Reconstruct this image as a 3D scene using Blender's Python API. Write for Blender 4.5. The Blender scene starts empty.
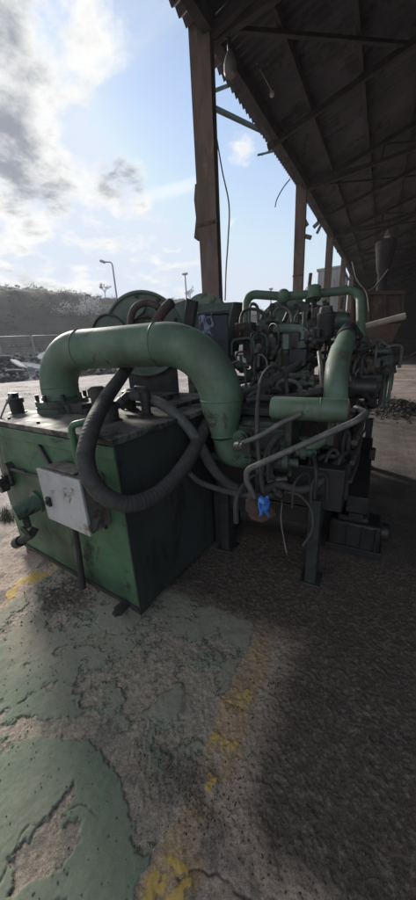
import bpy, bmesh, math, random
import numpy as np
from mathutils import Vector, Matrix
random.seed(7)
rng = np.random.default_rng(11)
scene = bpy.context.scene
COL = scene.collection
R = math.radians

# ------------------------------------------------------------------ render settings
scene.render.engine = 'CYCLES'
scene.view_settings.view_transform = 'Standard'
scene.view_settings.look = 'None'
scene.view_settings.gamma = 1.0
scene.view_settings.exposure = 1.08
scene.view_settings.use_curve_mapping = False
scene.cycles.max_bounces = 8
scene.cycles.diffuse_bounces = 5
scene.cycles.sample_clamp_indirect = 6.0

# ------------------------------------------------------------------ node helpers
class NT:
    def __init__(s, tree):
        s.t = tree; s.n = tree.nodes; s.l = tree.links
    def node(s, typ, **kw):
        n = s.n.new(typ)
        for k, v in kw.items():
            setattr(n, k, v)
        return n
    def put(s, sock, v):
        if hasattr(v, 'is_output') or isinstance(v, bpy.types.NodeSocket):
            s.l.new(v, sock)
        else:
            sock.default_value = v
    def noise(s, vec, scale, detail=6, rough=.6, dist=0.0):
        n = s.node('ShaderNodeTexNoise')
        s.put(n.inputs['Vector'], vec); n.inputs['Scale'].default_value = scale
        n.inputs['Detail'].default_value = detail; n.inputs['Roughness'].default_value = rough
        n.inputs['Distortion'].default_value = dist
        return n.outputs[0]
    def ramp(s, f, lo, hi, a=0.0, b=1.0, smooth=True):
        n = s.node('ShaderNodeMapRange', interpolation_type='SMOOTHSTEP' if smooth else 'LINEAR')
        s.put(n.inputs['Value'], f)
        for i, v in zip(('From Min', 'From Max', 'To Min', 'To Max'), (lo, hi, a, b)):
            n.inputs[i].default_value = v
        return n.outputs[0]
    def math(s, op, a, b=0.0, c=None, clamp=False):
        n = s.node('ShaderNodeMath', operation=op, use_clamp=clamp)
        s.put(n.inputs[0], a); s.put(n.inputs[1], b)
        if c is not None: s.put(n.inputs[2], c)
        return n.outputs[0]
    def mix(s, f, a, b):
        n = s.node('ShaderNodeMix', data_type='RGBA')
        s.put(n.inputs[0], f)
        s.put(n.inputs[6], a if not isinstance(a, tuple) else (*a, 1)[:4])
        s.put(n.inputs[7], b if not isinstance(b, tuple) else (*b, 1)[:4])
        return n.outputs[2]
    def bump(s, h, strength=.5, dist=.01):
        n = s.node('ShaderNodeBump')
        s.put(n.inputs['Height'], h); n.inputs['Strength'].default_value = strength; n.inputs['Distance'].default_value = dist
        return n.outputs[0]

MATS = {}
def mat(name, base, alt=None, grime=None, scale=6.0, amount=.5, gamount=.4, rough=.6, metal=0.0, bump=.3, bscale=60, bdist=.003, gscale=9.0, stretch=None):
    """worn surface: base colour broken by a second tone and by blotches of grime or rust"""
    m = bpy.data.materials.new(name); m.use_nodes = True
    t = NT(m.node_tree); b = t.n['Principled BSDF']
    tc = t.node('ShaderNodeTexCoord').outputs['Object']
    if stretch:
        mp = t.node('ShaderNodeMapping'); t.l.new(tc, mp.inputs[0]); mp.inputs['Scale'].default_value = stretch; tc = mp.outputs[0]
    n1 = t.noise(tc, scale, 8, .65)
    c = t.mix(t.ramp(n1, .35, .68), base, alt or tuple(x * .7 for x in base))
    if grime:
        n2 = t.noise(tc, gscale, 10, .72, .6)
        th = .5 + (.5 - gamount) * .5
        g = t.ramp(n2, th - .03, th + .07)
        c = t.mix(g, c, grime)
        n3 = t.noise(tc, gscale * .35, 6, .6)
        c = t.mix(t.math('MULTIPLY', t.ramp(n3, .42, .72), amount), c, grime)
    t.put(b.inputs['Base Color'], c)
    t.put(b.inputs['Roughness'], t.ramp(n1, .3, .7, max(.05, rough - .12), min(1, rough + .15)))
    b.inputs['Metallic'].default_value = metal
    if bump:
        t.put(b.inputs['Normal'], t.bump(t.noise(tc, bscale, 6, .65), bump, bdist))
    MATS[name] = m
    return m

M = {}
M['tank'] = mat('worn_dark_green_paint', (.075, .165, .085), (.05, .12, .062), (.018, .02, .018), scale=3.5, gscale=4.0, gamount=.34, amount=.75, rough=.5, bump=.25, bscale=40)
M['tank_top'] = mat('dusty_tank_lid', (.19, .178, .145), (.11, .105, .088), (.03, .028, .026), scale=5, gscale=4, gamount=.5, amount=.85, rough=.75, bscale=50)
M['pipe'] = mat('chalky_pipe_green', (.13, .205, .142), (.085, .148, .10), (.085, .072, .06), scale=5, gscale=8, gamount=.33, amount=.6, rough=.55, bump=.2, bscale=90)
M['palegreen'] = mat('pale_machine_green', (.13, .18, .15), (.095, .135, .115), (.05, .055, .045), scale=6, gscale=10, gamount=.25, amount=.4, rough=.6)
M['green'] = mat('oily_machine_green', (.085, .135, .095), (.055, .09, .064), (.015, .015, .015), scale=6, gscale=8, gamount=.45, amount=.6, rough=.5)
M['dark'] = mat('oily_black_metal', (.036, .036, .036), (.016, .016, .017), (.085, .07, .058), scale=9, gscale=11, gamount=.3, amount=.4, rough=.5, bump=.45, bscale=70)
M['black'] = mat('matt_near_black', (.036, .042, .038), (.05, .055, .05), (.02, .02, .02), scale=3, gscale=5, gamount=.4, rough=.6, bscale=40, stretch=(1, 1, .3))
M['under_shade'] = mat('shade_darkened_greasy_metal', (.015, .015, .016), (.024, .023, .023), (.04, .034, .03), scale=5, gamount=.25, rough=.55)  # darker tone paints the underside shade into the machine's lower parts
M['dullgreen'] = mat('dull_grey_green_steel', (.038, .047, .043), (.026, .032, .03), (.015, .015, .015), scale=6, gamount=.4, rough=.6)
M['navy'] = mat('faded_navy_casing', (.025, .028, .045), (.018, .02, .03), (.06, .055, .05), scale=5, gamount=.2, amount=.25, rough=.6)
M['rubber'] = mat('dusty_black_rubber', (.060, .056, .054), (.040, .038, .037), (.13, .115, .10), scale=14, gscale=12, gamount=.3, amount=.3, rough=.7, bump=.3, bscale=120)
M['greyhose'] = mat('grey_hose_cover', (.10, .10, .095), (.07, .07, .068), (.16, .14, .12), scale=14, gamount=.25, amount=.3, rough=.65)
M['tube'] = mat('grimy_steel_tube', (.16, .155, .145), (.10, .096, .09), (.05, .04, .033), scale=12, gscale=18, gamount=.35, amount=.4, rough=.5, metal=.2)
M['rust'] = mat('brown_rust', (.105, .055, .036), (.07, .042, .032), (.17, .12, .09), scale=8, gscale=6, gamount=.35, amount=.5, rough=.85, bump=.6, bscale=60)
M['column'] = mat('rusted_purple_primer', (.15, .108, .092), (.098, .072, .066), (.24, .175, .13), scale=4, gscale=3.2, gamount=.33, amount=.5, rough=.85, bump=.5, bscale=45, stretch=(1, 1, .35))
M['redhose'] = mat('perished_red_brown_hose', (.085, .048, .045), (.05, .032, .032), (.12, .09, .08), scale=10, gamount=.2, rough=.8)
M['enclosure'] = mat('grey_enamel_panel', (.46, .47, .475), (.36, .37, .375), (.12, .095, .075), scale=4, gscale=4.5, gamount=.36, amount=.75, rough=.42, bump=.1)
M['enclosure_dirty'] = mat('dirt_covered_enamel', (.20, .175, .15), (.13, .11, .095), (.06, .05, .045), scale=9, gamount=.4, amount=.5, rough=.8, bump=.5)
M['blue'] = mat('bright_blue_cloth', (.05, .20, .62), (.035, .15, .50), (.16, .32, .68), scale=18, gamount=.35, amount=.35, rough=.9, bump=.6, bscale=150)
M['cloth'] = mat('grey_blue_cloth', (.24, .26, .36), (.16, .18, .27), None, scale=20, rough=.95, bump=.6, bscale=120)
M['roof'] = mat('sooty_roof_sheet', (.098, .09, .106), (.07, .065, .076), (.042, .038, .042), scale=1.3, gscale=1.6, gamount=.4, amount=.6, rough=.9, bump=.3, bscale=25, bdist=.01)
M['steelwork'] = mat('sooty_roof_steel', (.05, .043, .045), (.035, .03, .032), (.08, .06, .055), scale=3, gamount=.3, rough=.9)
M['strut'] = mat('green_painted_strut', (.10, .16, .15), (.075, .12, .11), (.08, .06, .05), scale=6, gamount=.3, rough=.7)
M['wall'] = mat('dirty_far_wall', (.045, .04, .042), (.03, .027, .03), None, scale=.6, rough=.95)
M['hopper'] = mat('brown_hopper_plate', (.075, .046, .04), (.055, .036, .033), (.12, .082, .068), scale=3, gscale=4, gamount=.35, amount=.5, rough=.85, bump=.4, bscale=30)
M['pole'] = mat('weathered_bare_pole', (.42, .37, .31), (.32, .28, .24), (.2, .17, .15), scale=10, gamount=.3, rough=.8)
M['galv'] = mat('galvanised_steel', (.34, .35, .36), (.26, .27, .28), None, scale=10, rough=.55, metal=.3)
M['cladding'] = mat('pale_grey_cladding', (.36, .37, .38), (.28, .28, .29), (.16, .15, .145), scale=1.2, gscale=1.5, gamount=.3, amount=.4, rough=.8, stretch=(1, 1, .25))
M['bulb'] = mat('dull_white_glass', (.62, .6, .55), (.5, .48, .44), None, rough=.3, bump=0)
M['lampgrey'] = mat('dusty_lamp_shade', (.20, .20, .19), (.14, .14, .135), (.06, .055, .05), scale=9, gamount=.3, rough=.6)
M['bark'] = mat('grey_brown_twigs', (.10, .08, .068), (.07, .056, .05), None, scale=20, rough=.95, bump=0)
M['scrub'] = mat('brown_winter_scrub', (.07, .056, .04), (.05, .048, .03), None, scale=2, rough=1, bump=0)
M['blossom'] = mat('white_blossom', (.66, .64, .62), (.5, .48, .46), None, scale=9, rough=.9, bump=0)
M['grass'] = mat('dull_grass', (.06, .075, .028), (.045, .06, .02), (.12, .105, .06), scale=14, gamount=.4, rough=.9, bump=0)
M['stone'] = mat('broken_concrete', (.30, .28, .265), (.22, .205, .195), (.12, .11, .105), scale=5, gamount=.3, rough=.9, bump=.5, bscale=30)
M['stonedark'] = mat('dark_rubble', (.065, .06, .058), (.045, .042, .041), None, scale=5, rough=.95, bump=.5, bscale=30)
M['stonepale'] = mat('pale_broken_sheet', (.52, .51, .50), (.42, .41, .40), (.2, .19, .18), scale=3, gamount=.25, rough=.8)
M['gravel'] = mat('black_grit', (.06, .055, .05), (.14, .125, .11), (.025, .024, .023), scale=45, gscale=40, gamount=.4, rough=.9, bump=.4, bscale=200)

# ------------------------------------------------------------------ mesh builder
def vec(p): return Vector(p)
def frame(d):
    d = Vector(d).normalized()
    a = Vector((0, 0, 1)) if abs(d.z) < .9 else Vector((1, 0, 0))
    x = a.cross(d).normalized()
    return x, d.cross(x), d

class MB:
    def __init__(s): s.v = []; s.f = []
    def add(s, vs, fs):
        o = len(s.v); s.v += [tuple(p) for p in vs]; s.f += [tuple(i + o for i in f) for f in fs]
        return s
    def box(s, c, size, ax=None):
        """ax: three unit axes, else world axes"""
        X, Y, Z = ax or (Vector((1, 0, 0)), Vector((0, 1, 0)), Vector((0, 0, 1)))
        c = Vector(c); h = [x / 2 for x in size]
        vs = [c + X * (h[0] * i) + Y * (h[1] * j) + Z * (h[2] * k) for k in (-1, 1) for j in (-1, 1) for i in (-1, 1)]
        return s.add(vs, [(0, 2, 3, 1), (4, 5, 7, 6), (0, 1, 5, 4), (2, 6, 7, 3), (0, 4, 6, 2), (1, 3, 7, 5)])
    def beam(s, p, q, w, h, up=(0, 0, 1)):
        p, q = Vector(p), Vector(q); d = (q - p); L = d.length; d.normalize()
        x = d.cross(Vector(up)).normalized(); z = x.cross(d)
        return s.box((p + q) / 2, (w, L, h), (x, d, z))
    def cyl(s, p, q, r, r2=None, n=20): return s.lathe(p, Vector(q) - Vector(p), [(0, r), (1, r if r2 is None else r2)], n)
    def lathe(s, p, axis, prof, n=24, cap=True):
        """prof: (fraction of axis, radius)"""
        p = Vector(p); axis = Vector(axis); x, y, _ = frame(axis)
        vs = []; fs = []
        for t, r in prof:
            for i in range(n):
                a = 2 * math.pi * i / n
                vs.append(p + axis * t + (x * math.cos(a) + y * math.sin(a)) * r)
        for k in range(len(prof) - 1):
            for i in range(n):
                j = (i + 1) % n
                fs.append((k * n + i, k * n + j, (k + 1) * n + j, (k + 1) * n + i))
        if cap:
            fs.append(tuple(reversed(range(n)))); fs.append(tuple(range((len(prof) - 1) * n, len(prof) * n)))
        return s.add(vs, fs)
    def tube(s, pts, r, n=12, cap=True):
        pts = [Vector(p) for p in pts]; m = len(pts)
        rs = r if isinstance(r, (list, tuple)) else [r] * m
        t = [(pts[min(i + 1, m - 1)] - pts[max(i - 1, 0)]).normalized() for i in range(m)]
        x, _, _ = frame(t[0]); vs = []; fs = []
        for i in range(m):
            x = (x - t[i] * x.dot(t[i])).normalized(); y = t[i].cross(x)
            for k in range(n):
                a = 2 * math.pi * k / n
                vs.append(pts[i] + (x * math.cos(a) + y * math.sin(a)) * rs[i])
        for i in range(m - 1):
            for k in range(n):
                j = (k + 1) % n
                fs.append((i * n + k, i * n + j, (i + 1) * n + j, (i + 1) * n + k))
        if cap:
            fs.append(tuple(reversed(range(n)))); fs.append(tuple(range((m - 1) * n, m * n)))
        return s.add(vs, fs)
    def ball(s, c, r, n=16, sq=(1, 1, 1)):
        c = Vector(c); vs = []; fs = []; m = n // 2
        for i in range(m + 1):
            th = math.pi * i / m
            for k in range(n):
                a = 2 * math.pi * k / n
                vs.append(c + Vector((math.sin(th) * math.cos(a) * r * sq[0], math.sin(th) * math.sin(a) * r * sq[1], math.cos(th) * r * sq[2])))
        for i in range(m):
            for k in range(n):
                j = (k + 1) % n
                fs.append((i * n + k, (i + 1) * n + k, (i + 1) * n + j, i * n + j))
        return s.add(vs, fs)
    def ring(s, c, axis, Rr, r, n=32, m=8, a0=0, a1=360):
        x, y, _ = frame(axis); c = Vector(c)
        full = abs(a1 - a0) >= 360
        pts = [c + (x * math.cos(R(a0 + (a1 - a0) * i / n)) + y * math.sin(R(a0 + (a1 - a0) * i / n))) * Rr for i in range(n + 1)]
        return s.tube(pts, r, m, cap=not full)
    def prism(s, poly, off):
        off = Vector(off); n = len(poly); P = [Vector(p) for p in poly]
        return s.add(P + [p + off for p in P], [tuple(reversed(range(n))), tuple(range(n, 2 * n))] + [(i, (i + 1) % n, n + (i + 1) % n, n + i) for i in range(n)])
    def rock(s, c, r, sq=(1, 1, 1), rough=.3):
        c = Vector(c); bm = bmesh.new(); bmesh.ops.create_icosphere(bm, subdivisions=1, radius=1)
        rot = Matrix.Rotation(random.uniform(0, 6.28), 3, Vector((random.random(), random.random(), random.random() + .01)).normalized())
        vs = []
        for v in bm.verts:
            k = 1 + random.uniform(-rough, rough)
            p = rot @ Vector((v.co.x * sq[0] * k, v.co.y * sq[1] * k, v.co.z * sq[2] * k)); vs.append(c + p * r)
        fs = [tuple(v.index for v in f.verts) for f in bm.faces]
        bm.free(); return s.add(vs, fs)
    def build(s, name, m, parent=None, bevel=0.0, smooth=38, label=None, kind=None):
        me = bpy.data.meshes.new(name); me.from_pydata([tuple(p) for p in s.v], [], s.f)
        bm = bmesh.new(); bm.from_mesh(me); bmesh.ops.recalc_face_normals(bm, faces=bm.faces); bm.to_mesh(me); bm.free()
        me.materials.append(m if not isinstance(m, str) else M[m])
        if smooth:
            me.shade_smooth() if hasattr(me, 'shade_smooth') else me.polygons.foreach_set('use_smooth', [True] * len(me.polygons))
            me.set_sharp_from_angle(angle=R(smooth))
        o = bpy.data.objects.new(name, me); COL.objects.link(o)
        if parent is not None:
            o.parent = parent
            if parent.type == 'EMPTY': o.location = -parent.location
        if bevel:
            b = o.modifiers.new('bevel', 'BEVEL'); b.width = bevel; b.segments = 2; b.limit_method = 'ANGLE'; b.angle_limit = R(40)
        if label: o['label'] = label
        if kind: o['kind'] = kind
        return o

def thing(name, label, cat, loc, group=None):
    o = bpy.data.objects.new(name, None); COL.objects.link(o); o.location = loc
    o.empty_display_size = .1
    o['label'] = label; o['category'] = cat
    if group: o['group'] = group
    return o
def tag(o, label, cat, group=None):
    o['label'] = label; o['category'] = cat
    if group: o['group'] = group
    return o

def smooth_path(pts, n=8):
    P = [Vector(p) for p in pts]; P = [P[0] * 2 - P[1]] + P + [P[-1] * 2 - P[-2]]; out = []
    for i in range(1, len(P) - 2):
        for k in range(n):
            t = k / n; a, b, c, d = P[i - 1:i + 3]
            out.append(.5 * ((2 * b) + (c - a) * t + (2 * a - 5 * b + 4 * c - d) * t * t + (3 * b - a - 3 * c + d) * t ** 3))
    out.append(P[-2]); return out
def fillet(pts, rad, n=8):
    P = [Vector(p) for p in pts]; out = [P[0]]
    rads = rad if isinstance(rad, (list, tuple)) else [rad] * (len(P) - 2)
    for i in range(1, len(P) - 1):
        a, b, c = P[i - 1], P[i], P[i + 1]; u = (a - b).normalized(); w = (c - b).normalized()
        ang = u.angle(w); la, lc = (a - b).length * (.98 if i == 1 else .49), (c - b).length * (.98 if i == len(P) - 2 else .49)
        d = min(rads[i - 1] / max(math.tan(ang / 2), .05), la, lc)
        rad_ = d * math.tan(ang / 2); bis = (u + w).normalized(); o_ = b + bis * (d / math.cos(ang / 2)); p0 = b + u * d - o_; p1 = b + w * d - o_
        tot = p0.angle(p1)
        for k in range(n + 1):
            t = k / n
            out.append(o_ + (p0 * math.sin((1 - t) * tot) + p1 * math.sin(t * tot)) / math.sin(tot))
    out.append(P[-1]); return out
def resample(pts, step):
    P = [Vector(p) for p in pts]; out = [P[0]]; acc = 0
    for a, b in zip(P, P[1:]):
        L = (b - a).length
        if L < 1e-9: continue
        t = step - acc
        while t <= L:
            out.append(a + (b - a) * (t / L)); t += step
        acc = (acc + L) % step
    out.append(P[-1]); return out

# ------------------------------------------------------------------ camera
cam = bpy.data.cameras.new('camera'); co = bpy.data.objects.new('camera', cam); COL.objects.link(co); scene.camera = co
PITCH, ROLL, YAW = R(18.3), R(3.2), R(29.3)
fw = Vector((-math.sin(YAW) * math.cos(PITCH), math.cos(YAW) * math.cos(PITCH), -math.sin(PITCH)))
r0 = Vector((math.cos(YAW), math.sin(YAW), 0)); u0 = r0.cross(fw)
rt = r0 * math.cos(ROLL) - u0 * math.sin(ROLL); up = r0 * math.sin(ROLL) + u0 * math.cos(ROLL)
co.matrix_world = Matrix(((rt.x, up.x, -fw.x, 0), (rt.y, up.y, -fw.y, 0), (rt.z, up.z, -fw.z, 1.6), (0, 0, 0, 1)))
cam.sensor_fit = 'VERTICAL'; cam.sensor_height = 36; cam.lens = 12.0
cam.clip_start = .02; cam.clip_end = 3000

# ------------------------------------------------------------------ sky and sun
SUN_EL, SUN_AZ = R(24), R(62)          # azimuth measured from +Y towards -X
sd = Vector((-math.sin(SUN_AZ) * math.cos(SUN_EL), math.cos(SUN_AZ) * math.cos(SUN_EL), math.sin(SUN_EL)))
w = bpy.data.worlds.new('World'); scene.world = w; w.use_nodes = True
t = NT(w.node_tree); bg = t.n['Background']
sky = t.node('ShaderNodeTexSky', sky_type='NISHITA'); sky.sun_disc = False
sky.sun_elevation = SUN_EL; sky.sun_rotation = -SUN_AZ; sky.dust_density = .35; sky.air_density = 1.0; sky.ozone_density = 1.0
dirv = t.node('ShaderNodeTexCoord').outputs['Generated']
nrm = t.node('ShaderNodeVectorMath', operation='NORMALIZE'); t.l.new(dirv, nrm.inputs[0]); dirv = nrm.outputs[0]
sep = t.node('ShaderNodeSeparateXYZ'); t.l.new(dirv, sep.inputs[0])
zz = t.math('ADD', t.math('MAXIMUM', sep.outputs[2], 0.0), .22)
comb = t.node('ShaderNodeCombineXYZ')
t.put(comb.inputs[0], t.math('DIVIDE', sep.outputs[0], zz)); t.put(comb.inputs[1], t.math('DIVIDE', sep.outputs[1], zz))
pl = comb.outputs[0]
big = t.noise(pl, 2.2, 10, .6, .35)
fine = t.noise(pl, 8.0, 8, .6, .2)
cov = None
def blob(d, r0_, r1_, wgt):
    global cov
    n = t.node('ShaderNodeVectorMath', operation='DOT_PRODUCT'); t.l.new(dirv, n.inputs[0]); n.inputs[1].default_value = d
    v = t.ramp(n.outputs['Value'], math.cos(R(r1_)), math.cos(R(r0_)), 0, wgt)
    cov = v if cov is None else t.math('MAXIMUM', cov, v)
blob((-0.697, 0.482, 0.532), 4, 13, 1.0)
blob((-0.618, 0.523, 0.586), 1, 8, .85)
blob((-0.551, 0.579, 0.601), 2, 8, .9)
blob((-0.506, 0.616, 0.604), 1, 6, .8)
blob((-0.727, 0.514, 0.455), 3, 11, 1.0)
blob((-0.667, 0.561, 0.490), 1, 5, .8)
blob((-0.789, 0.501, 0.355), 4, 12, .95)
blob((-0.704, 0.597, 0.385), 1, 6, .8)
blob((-0.595, 0.703, 0.390), 2, 6, .9)
blob((-0.648, 0.663, 0.375), 1, 5, .8)
blob((-0.801, 0.540, 0.259), 3, 9, .75)
blob((-0.726, 0.649, 0.228), 2, 8, .66)
blob((-0.600, 0.753, 0.270), 2, 9, .7)
blob((-0.557, 0.801, 0.219), 2, 9, .62)
blob((-0.734, 0.611, 0.295), 1, 7, .7)
blob((-0.801, 0.572, 0.175), 4, 16, .62)
blob((-0.330, 0.836, 0.438), .3, 3.6, .66)
blob((-0.860, 0.300, 0.412), 10, 38, .75)
blob((-.55, -.70, .45), 35, 75, .8)  # unseen cloud bank behind the camera, added to fill camera-facing sides
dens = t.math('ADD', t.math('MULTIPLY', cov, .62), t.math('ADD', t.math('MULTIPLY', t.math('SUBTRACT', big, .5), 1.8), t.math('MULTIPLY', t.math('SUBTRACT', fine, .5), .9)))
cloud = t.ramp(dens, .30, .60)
keep = cov; cov = None
blob((-0.592, 0.702, 0.396), .5, 4.5, .55); blob((-0.668, 0.531, 0.521), 1, 7, .12); blob((-0.742, 0.514, 0.430), .5, 5, .28)
spots = cov; cov = keep
core = t.ramp(t.math('ADD', t.math('ADD', dens, spots), t.math('MULTIPLY', t.math('SUBTRACT', t.noise(pl, 3.4, 9, .6), .5), 2.6)), .48, 1.25)
cirr = t.node('ShaderNodeMapping'); t.l.new(pl, cirr.inputs[0]); cirr.inputs['Rotation'].default_value = (0, 0, R(-35)); cirr.inputs['Scale'].default_value = (.5, 2.4, 1)
wisp = t.math('MULTIPLY', t.ramp(t.noise(cirr.outputs[0], 1.8, 8, .62, .5), .40, .78), .8)
hz = t.ramp(sep.outputs[2], .02, .6, .8, 0.12)
lp = t.math('MAXIMUM', wisp, hz)
cap = t.node('ShaderNodeMix', data_type='RGBA', blend_type='DARKEN'); cap.inputs[0].default_value = 1
t.l.new(sky.outputs[0], cap.inputs[6]); cap.inputs[7].default_value = (4.1, 4.55, 5.25, 1)
skyc = t.mix(lp, cap.outputs[2], (3.55, 4.05, 4.75))
bn = t.node('ShaderNodeVectorMath', operation='DOT_PRODUCT'); t.l.new(dirv, bn.inputs[0]); bn.inputs[1].default_value = (-sd.x, -sd.y, 0)
front = t.ramp(bn.outputs['Value'], .1, .7)     # brightens the unseen clouds away from the sun, as added fill light
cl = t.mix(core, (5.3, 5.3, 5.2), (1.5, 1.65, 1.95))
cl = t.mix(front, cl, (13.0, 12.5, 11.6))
da, db = Vector((-0.576, 0.729, 0.369)), Vector((-0.443, 0.804, 0.395)); gn = da.cross(db).normalized(); gm_ = (da + db).normalized()
n = t.node('ShaderNodeVectorMath', operation='DOT_PRODUCT'); t.l.new(dirv, n.inputs[0]); n.inputs[1].default_value = gn
n2 = t.node('ShaderNodeVectorMath', operation='DOT_PRODUCT'); t.l.new(dirv, n2.inputs[0]); n2.inputs[1].default_value = gm_
tr = t.math('ADD', t.math('ABSOLUTE', n.outputs['Value']), t.math('MULTIPLY', t.math('SUBTRACT', fine, .5), .03))
tr = t.math('MULTIPLY', t.ramp(tr, .020, .004), t.ramp(n2.outputs['Value'], math.cos(R(6.5)), math.cos(R(3)), 0, .55))
skyc = t.mix(tr, skyc, (5.2, 5.35, 5.6))
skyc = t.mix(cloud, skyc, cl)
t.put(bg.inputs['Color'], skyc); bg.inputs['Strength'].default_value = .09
sl = bpy.data.lights.new('sun', 'SUN'); so = bpy.data.objects.new('sun', sl); COL.objects.link(so)
sl.energy = 2.7; sl.angle = R(11); sl.color = (1, .94, .86)
so.rotation_euler = sd.to_track_quat('Z', 'Y').to_euler(); so.location = (-20, 10, 20)

# ------------------------------------------------------------------ numpy noise for the ground
def hashn(ix, iy, seed):
    h = (ix.astype(np.int64) * 374761393 + iy.astype(np.int64) * 668265263 + seed * 974711) & 0xFFFFFFFF
    h = ((h ^ (h >> 13)) * 1274126177) & 0xFFFFFFFF
    return ((h ^ (h >> 16)) & 0xFFFF) / 65535.0
def vnoise(x, y, seed):
    ix = np.floor(x); iy = np.floor(y); fx = x - ix; fy = y - iy
    fx = fx * fx * fx * (fx * (fx * 6 - 15) + 10); fy = fy * fy * fy * (fy * (fy * 6 - 15) + 10)
    a = hashn(ix, iy, seed); b = hashn(ix + 1, iy, seed); c = hashn(ix, iy + 1, seed); d = hashn(ix + 1, iy + 1, seed)
    return (a + (b - a) * fx) * (1 - fy) + (c + (d - c) * fx) * fy
def fbm(x, y, seed, octv=5, gain=.5):
    s = 0; a = 1; tot = 0
    for o in range(octv):
        ca, sa = math.cos(o * 1.1), math.sin(o * 1.1); k = 2.03 ** o
        s = s + a * vnoise((x * ca - y * sa) * k + 17.3 * o, (x * sa + y * ca) * k - 9.1 * o, seed + o); tot += a; a *= gain
    return s / tot
def sst(x, a, b):
    t_ = np.clip((x - a) / (b - a), 0, 1); return t_ * t_ * (3 - 2 * t_)
def poly_sdf(x, y, poly):
    """negative inside"""
    d = np.full(x.shape, 1e9); ins = np.zeros(x.shape, bool); n = len(poly)
    for i in range(n):
        ax, ay = poly[i]; bx, by = poly[(i + 1) % n]; ex, ey = bx - ax, by - ay
        tt = np.clip(((x - ax) * ex + (y - ay) * ey) / (ex * ex + ey * ey), 0, 1)
        d = np.minimum(d, np.hypot(x - ax - ex * tt, y - ay - ey * tt))
        c = ((ay > y) != (by > y)) & (x < (bx - ax) * (y - ay) / ((by - ay) if by != ay else 1e-9) + ax)
        ins ^= c
    return np.where(ins, -d, d)

def axis(lo, hi, step, far_lo, far_hi, grow=1.16):
    a = list(np.arange(lo, hi, step)); s_ = step; x = a[-1]
    while x < far_hi: s_ *= grow; x += s_; a.append(x)
    s_ = step; x = a[0]; b = []
    while x > far_lo: s_ *= grow; x -= s_; b.append(x)
    return np.array(b[::-1] + a)
gx_ = axis(-3.2, 1.2, .0046, -600, 600); gy_ = axis(.02, 2.3, .0046, -600, 600)
GX, GY = np.meshgrid(gx_, gy_)
near = sst(np.hypot(GX, GY), 30, 5)
wx = GX + .06 * (fbm(GX * 6, GY * 6, 3, 4) - .5) + .035 * (fbm(GX * 25, GY * 25, 5, 3) - .5)
wy = GY + .06 * (fbm(GX * 6, GY * 6, 8, 4) - .5) + .035 * (fbm(GX * 25, GY * 25, 9, 3) - .5)
e1 = fbm(GX * 3.1, GY * 3.1, 21, 6, .55); e2 = fbm(GX * 9, GY * 9, 33, 5, .55); e3 = fbm(GX * 40, GY * 40, 44, 4, .6)
rough_c = fbm(GX * 60, GY * 60, 90, 4, .65); rough_f = fbm(GX * 130, GY * 130, 95, 2, .6)
near2 = sst(GX, 1.32, 1.05) * sst(-GX, 3.35, 3.0) * sst(GY, 2.5, 2.15) * sst(-GY, .6, .1)
# old green floor paint: bounded by the aisle line, flaked off in patches
green_zone = sst(wx, -2.10, -2.06) * sst(wx, -.47, -.49)
flake = e1 * .48 + e2 * .40 + .12 * fbm(GX * 24, GY * 24, 35, 4, .6)
warp2 = .035 * (fbm(GX * 16, GY * 16, 151, 4, .6) - .5) + .03 * (fbm(GX * 45, GY * 45, 155, 3, .6) - .5)
bare_poly = warp2 + poly_sdf(wx, wy, [(-1.35, .35), (-1.28, .29), (-1.02, .43), (-.87, .46), (-.73, .41), (-.61, .35), (-.51, .34), (-.485, .37), (-.47, .2), (-.30, .2), (-.30, .52), (-.62, .50), (-.80, .57), (-1.02, .54), (-1.2, .42)])
hole_poly = warp2 + poly_sdf(wx, wy, [(-.88, .32), (-.88, .20), (-.91, .11), (-.85, .06), (-.78, .12), (-.73, .21), (-.76, .25), (-.82, .245)])
pink_poly = warp2 + poly_sdf(wx, wy, [(-.62, .95), (-.69, .83), (-.57, .65), (-.45, .69), (-.46, .89)])
tankbare = sst(np.hypot((wx + 1.25) * .8, (wy - 1.05) * 1.25), .62, .25)
pm = flake - .408 + .10 * (e3 - .5) + .05 * (fbm(GX * 90, GY * 90, 161, 3, .6) - .5) - .10 * tankbare
pm = pm + .042 * sst(wy, .58, .44) - .05 * np.exp(-((wy - .56) / .06) ** 2)
paint = sst(pm, 0, .006) * green_zone * sst(bare_poly, 0, .004) * sst(hole_poly, 0, .004) * sst(pink_poly, 0, .006)
paint = np.maximum(paint, 0) * sst(GY, 12, 6)
line_n = fbm(GX * 14, GY * 14, 61, 5, .6)
yl = sst(np.abs(wx + .42), .062, .052) * sst(line_n, .645, .66) * sst(GY, 7, 4)
ghost = sst(np.abs(wx + .405), .080, .062) * .65 * sst(GY, 7, 4)
YPOLY = ([(-.45, .61), (-.385, .635), (-.388, .59), (-.38, .562), (-.405, .553), (-.42, .585)], [(-.44, .365), (-.39, .374), (-.384, .352), (-.42, .345)], [(-.43, .285), (-.362, .358), (-.345, .345), (-.357, .305), (-.40, .27)], [(-.42, .515), (-.398, .52), (-.40, .505)], [(-.385, .335), (-.37, .40), (-.36, .39)])
for pg in YPOLY:
    yl = np.maximum(yl, sst(poly_sdf(wx, wy, pg) + warp2 * .5, .002, -.002))
yl2 = sst(np.abs(wx + 2.17), .075, .06) * sst(fbm(GX * 10, GY * 10, 67, 5, .6), .40, .50) * sst(GY, 9, 5)
yellow = np.maximum(yl, yl2)
paint = paint * (1 - sst(np.abs(wx + .42), .07, .06)) * (1 - yl2)
edge = -.33 + .09 * (fbm(GX * 4, GY * 4, 70, 4) - .5) + .03 * (e3 - .5)
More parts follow.
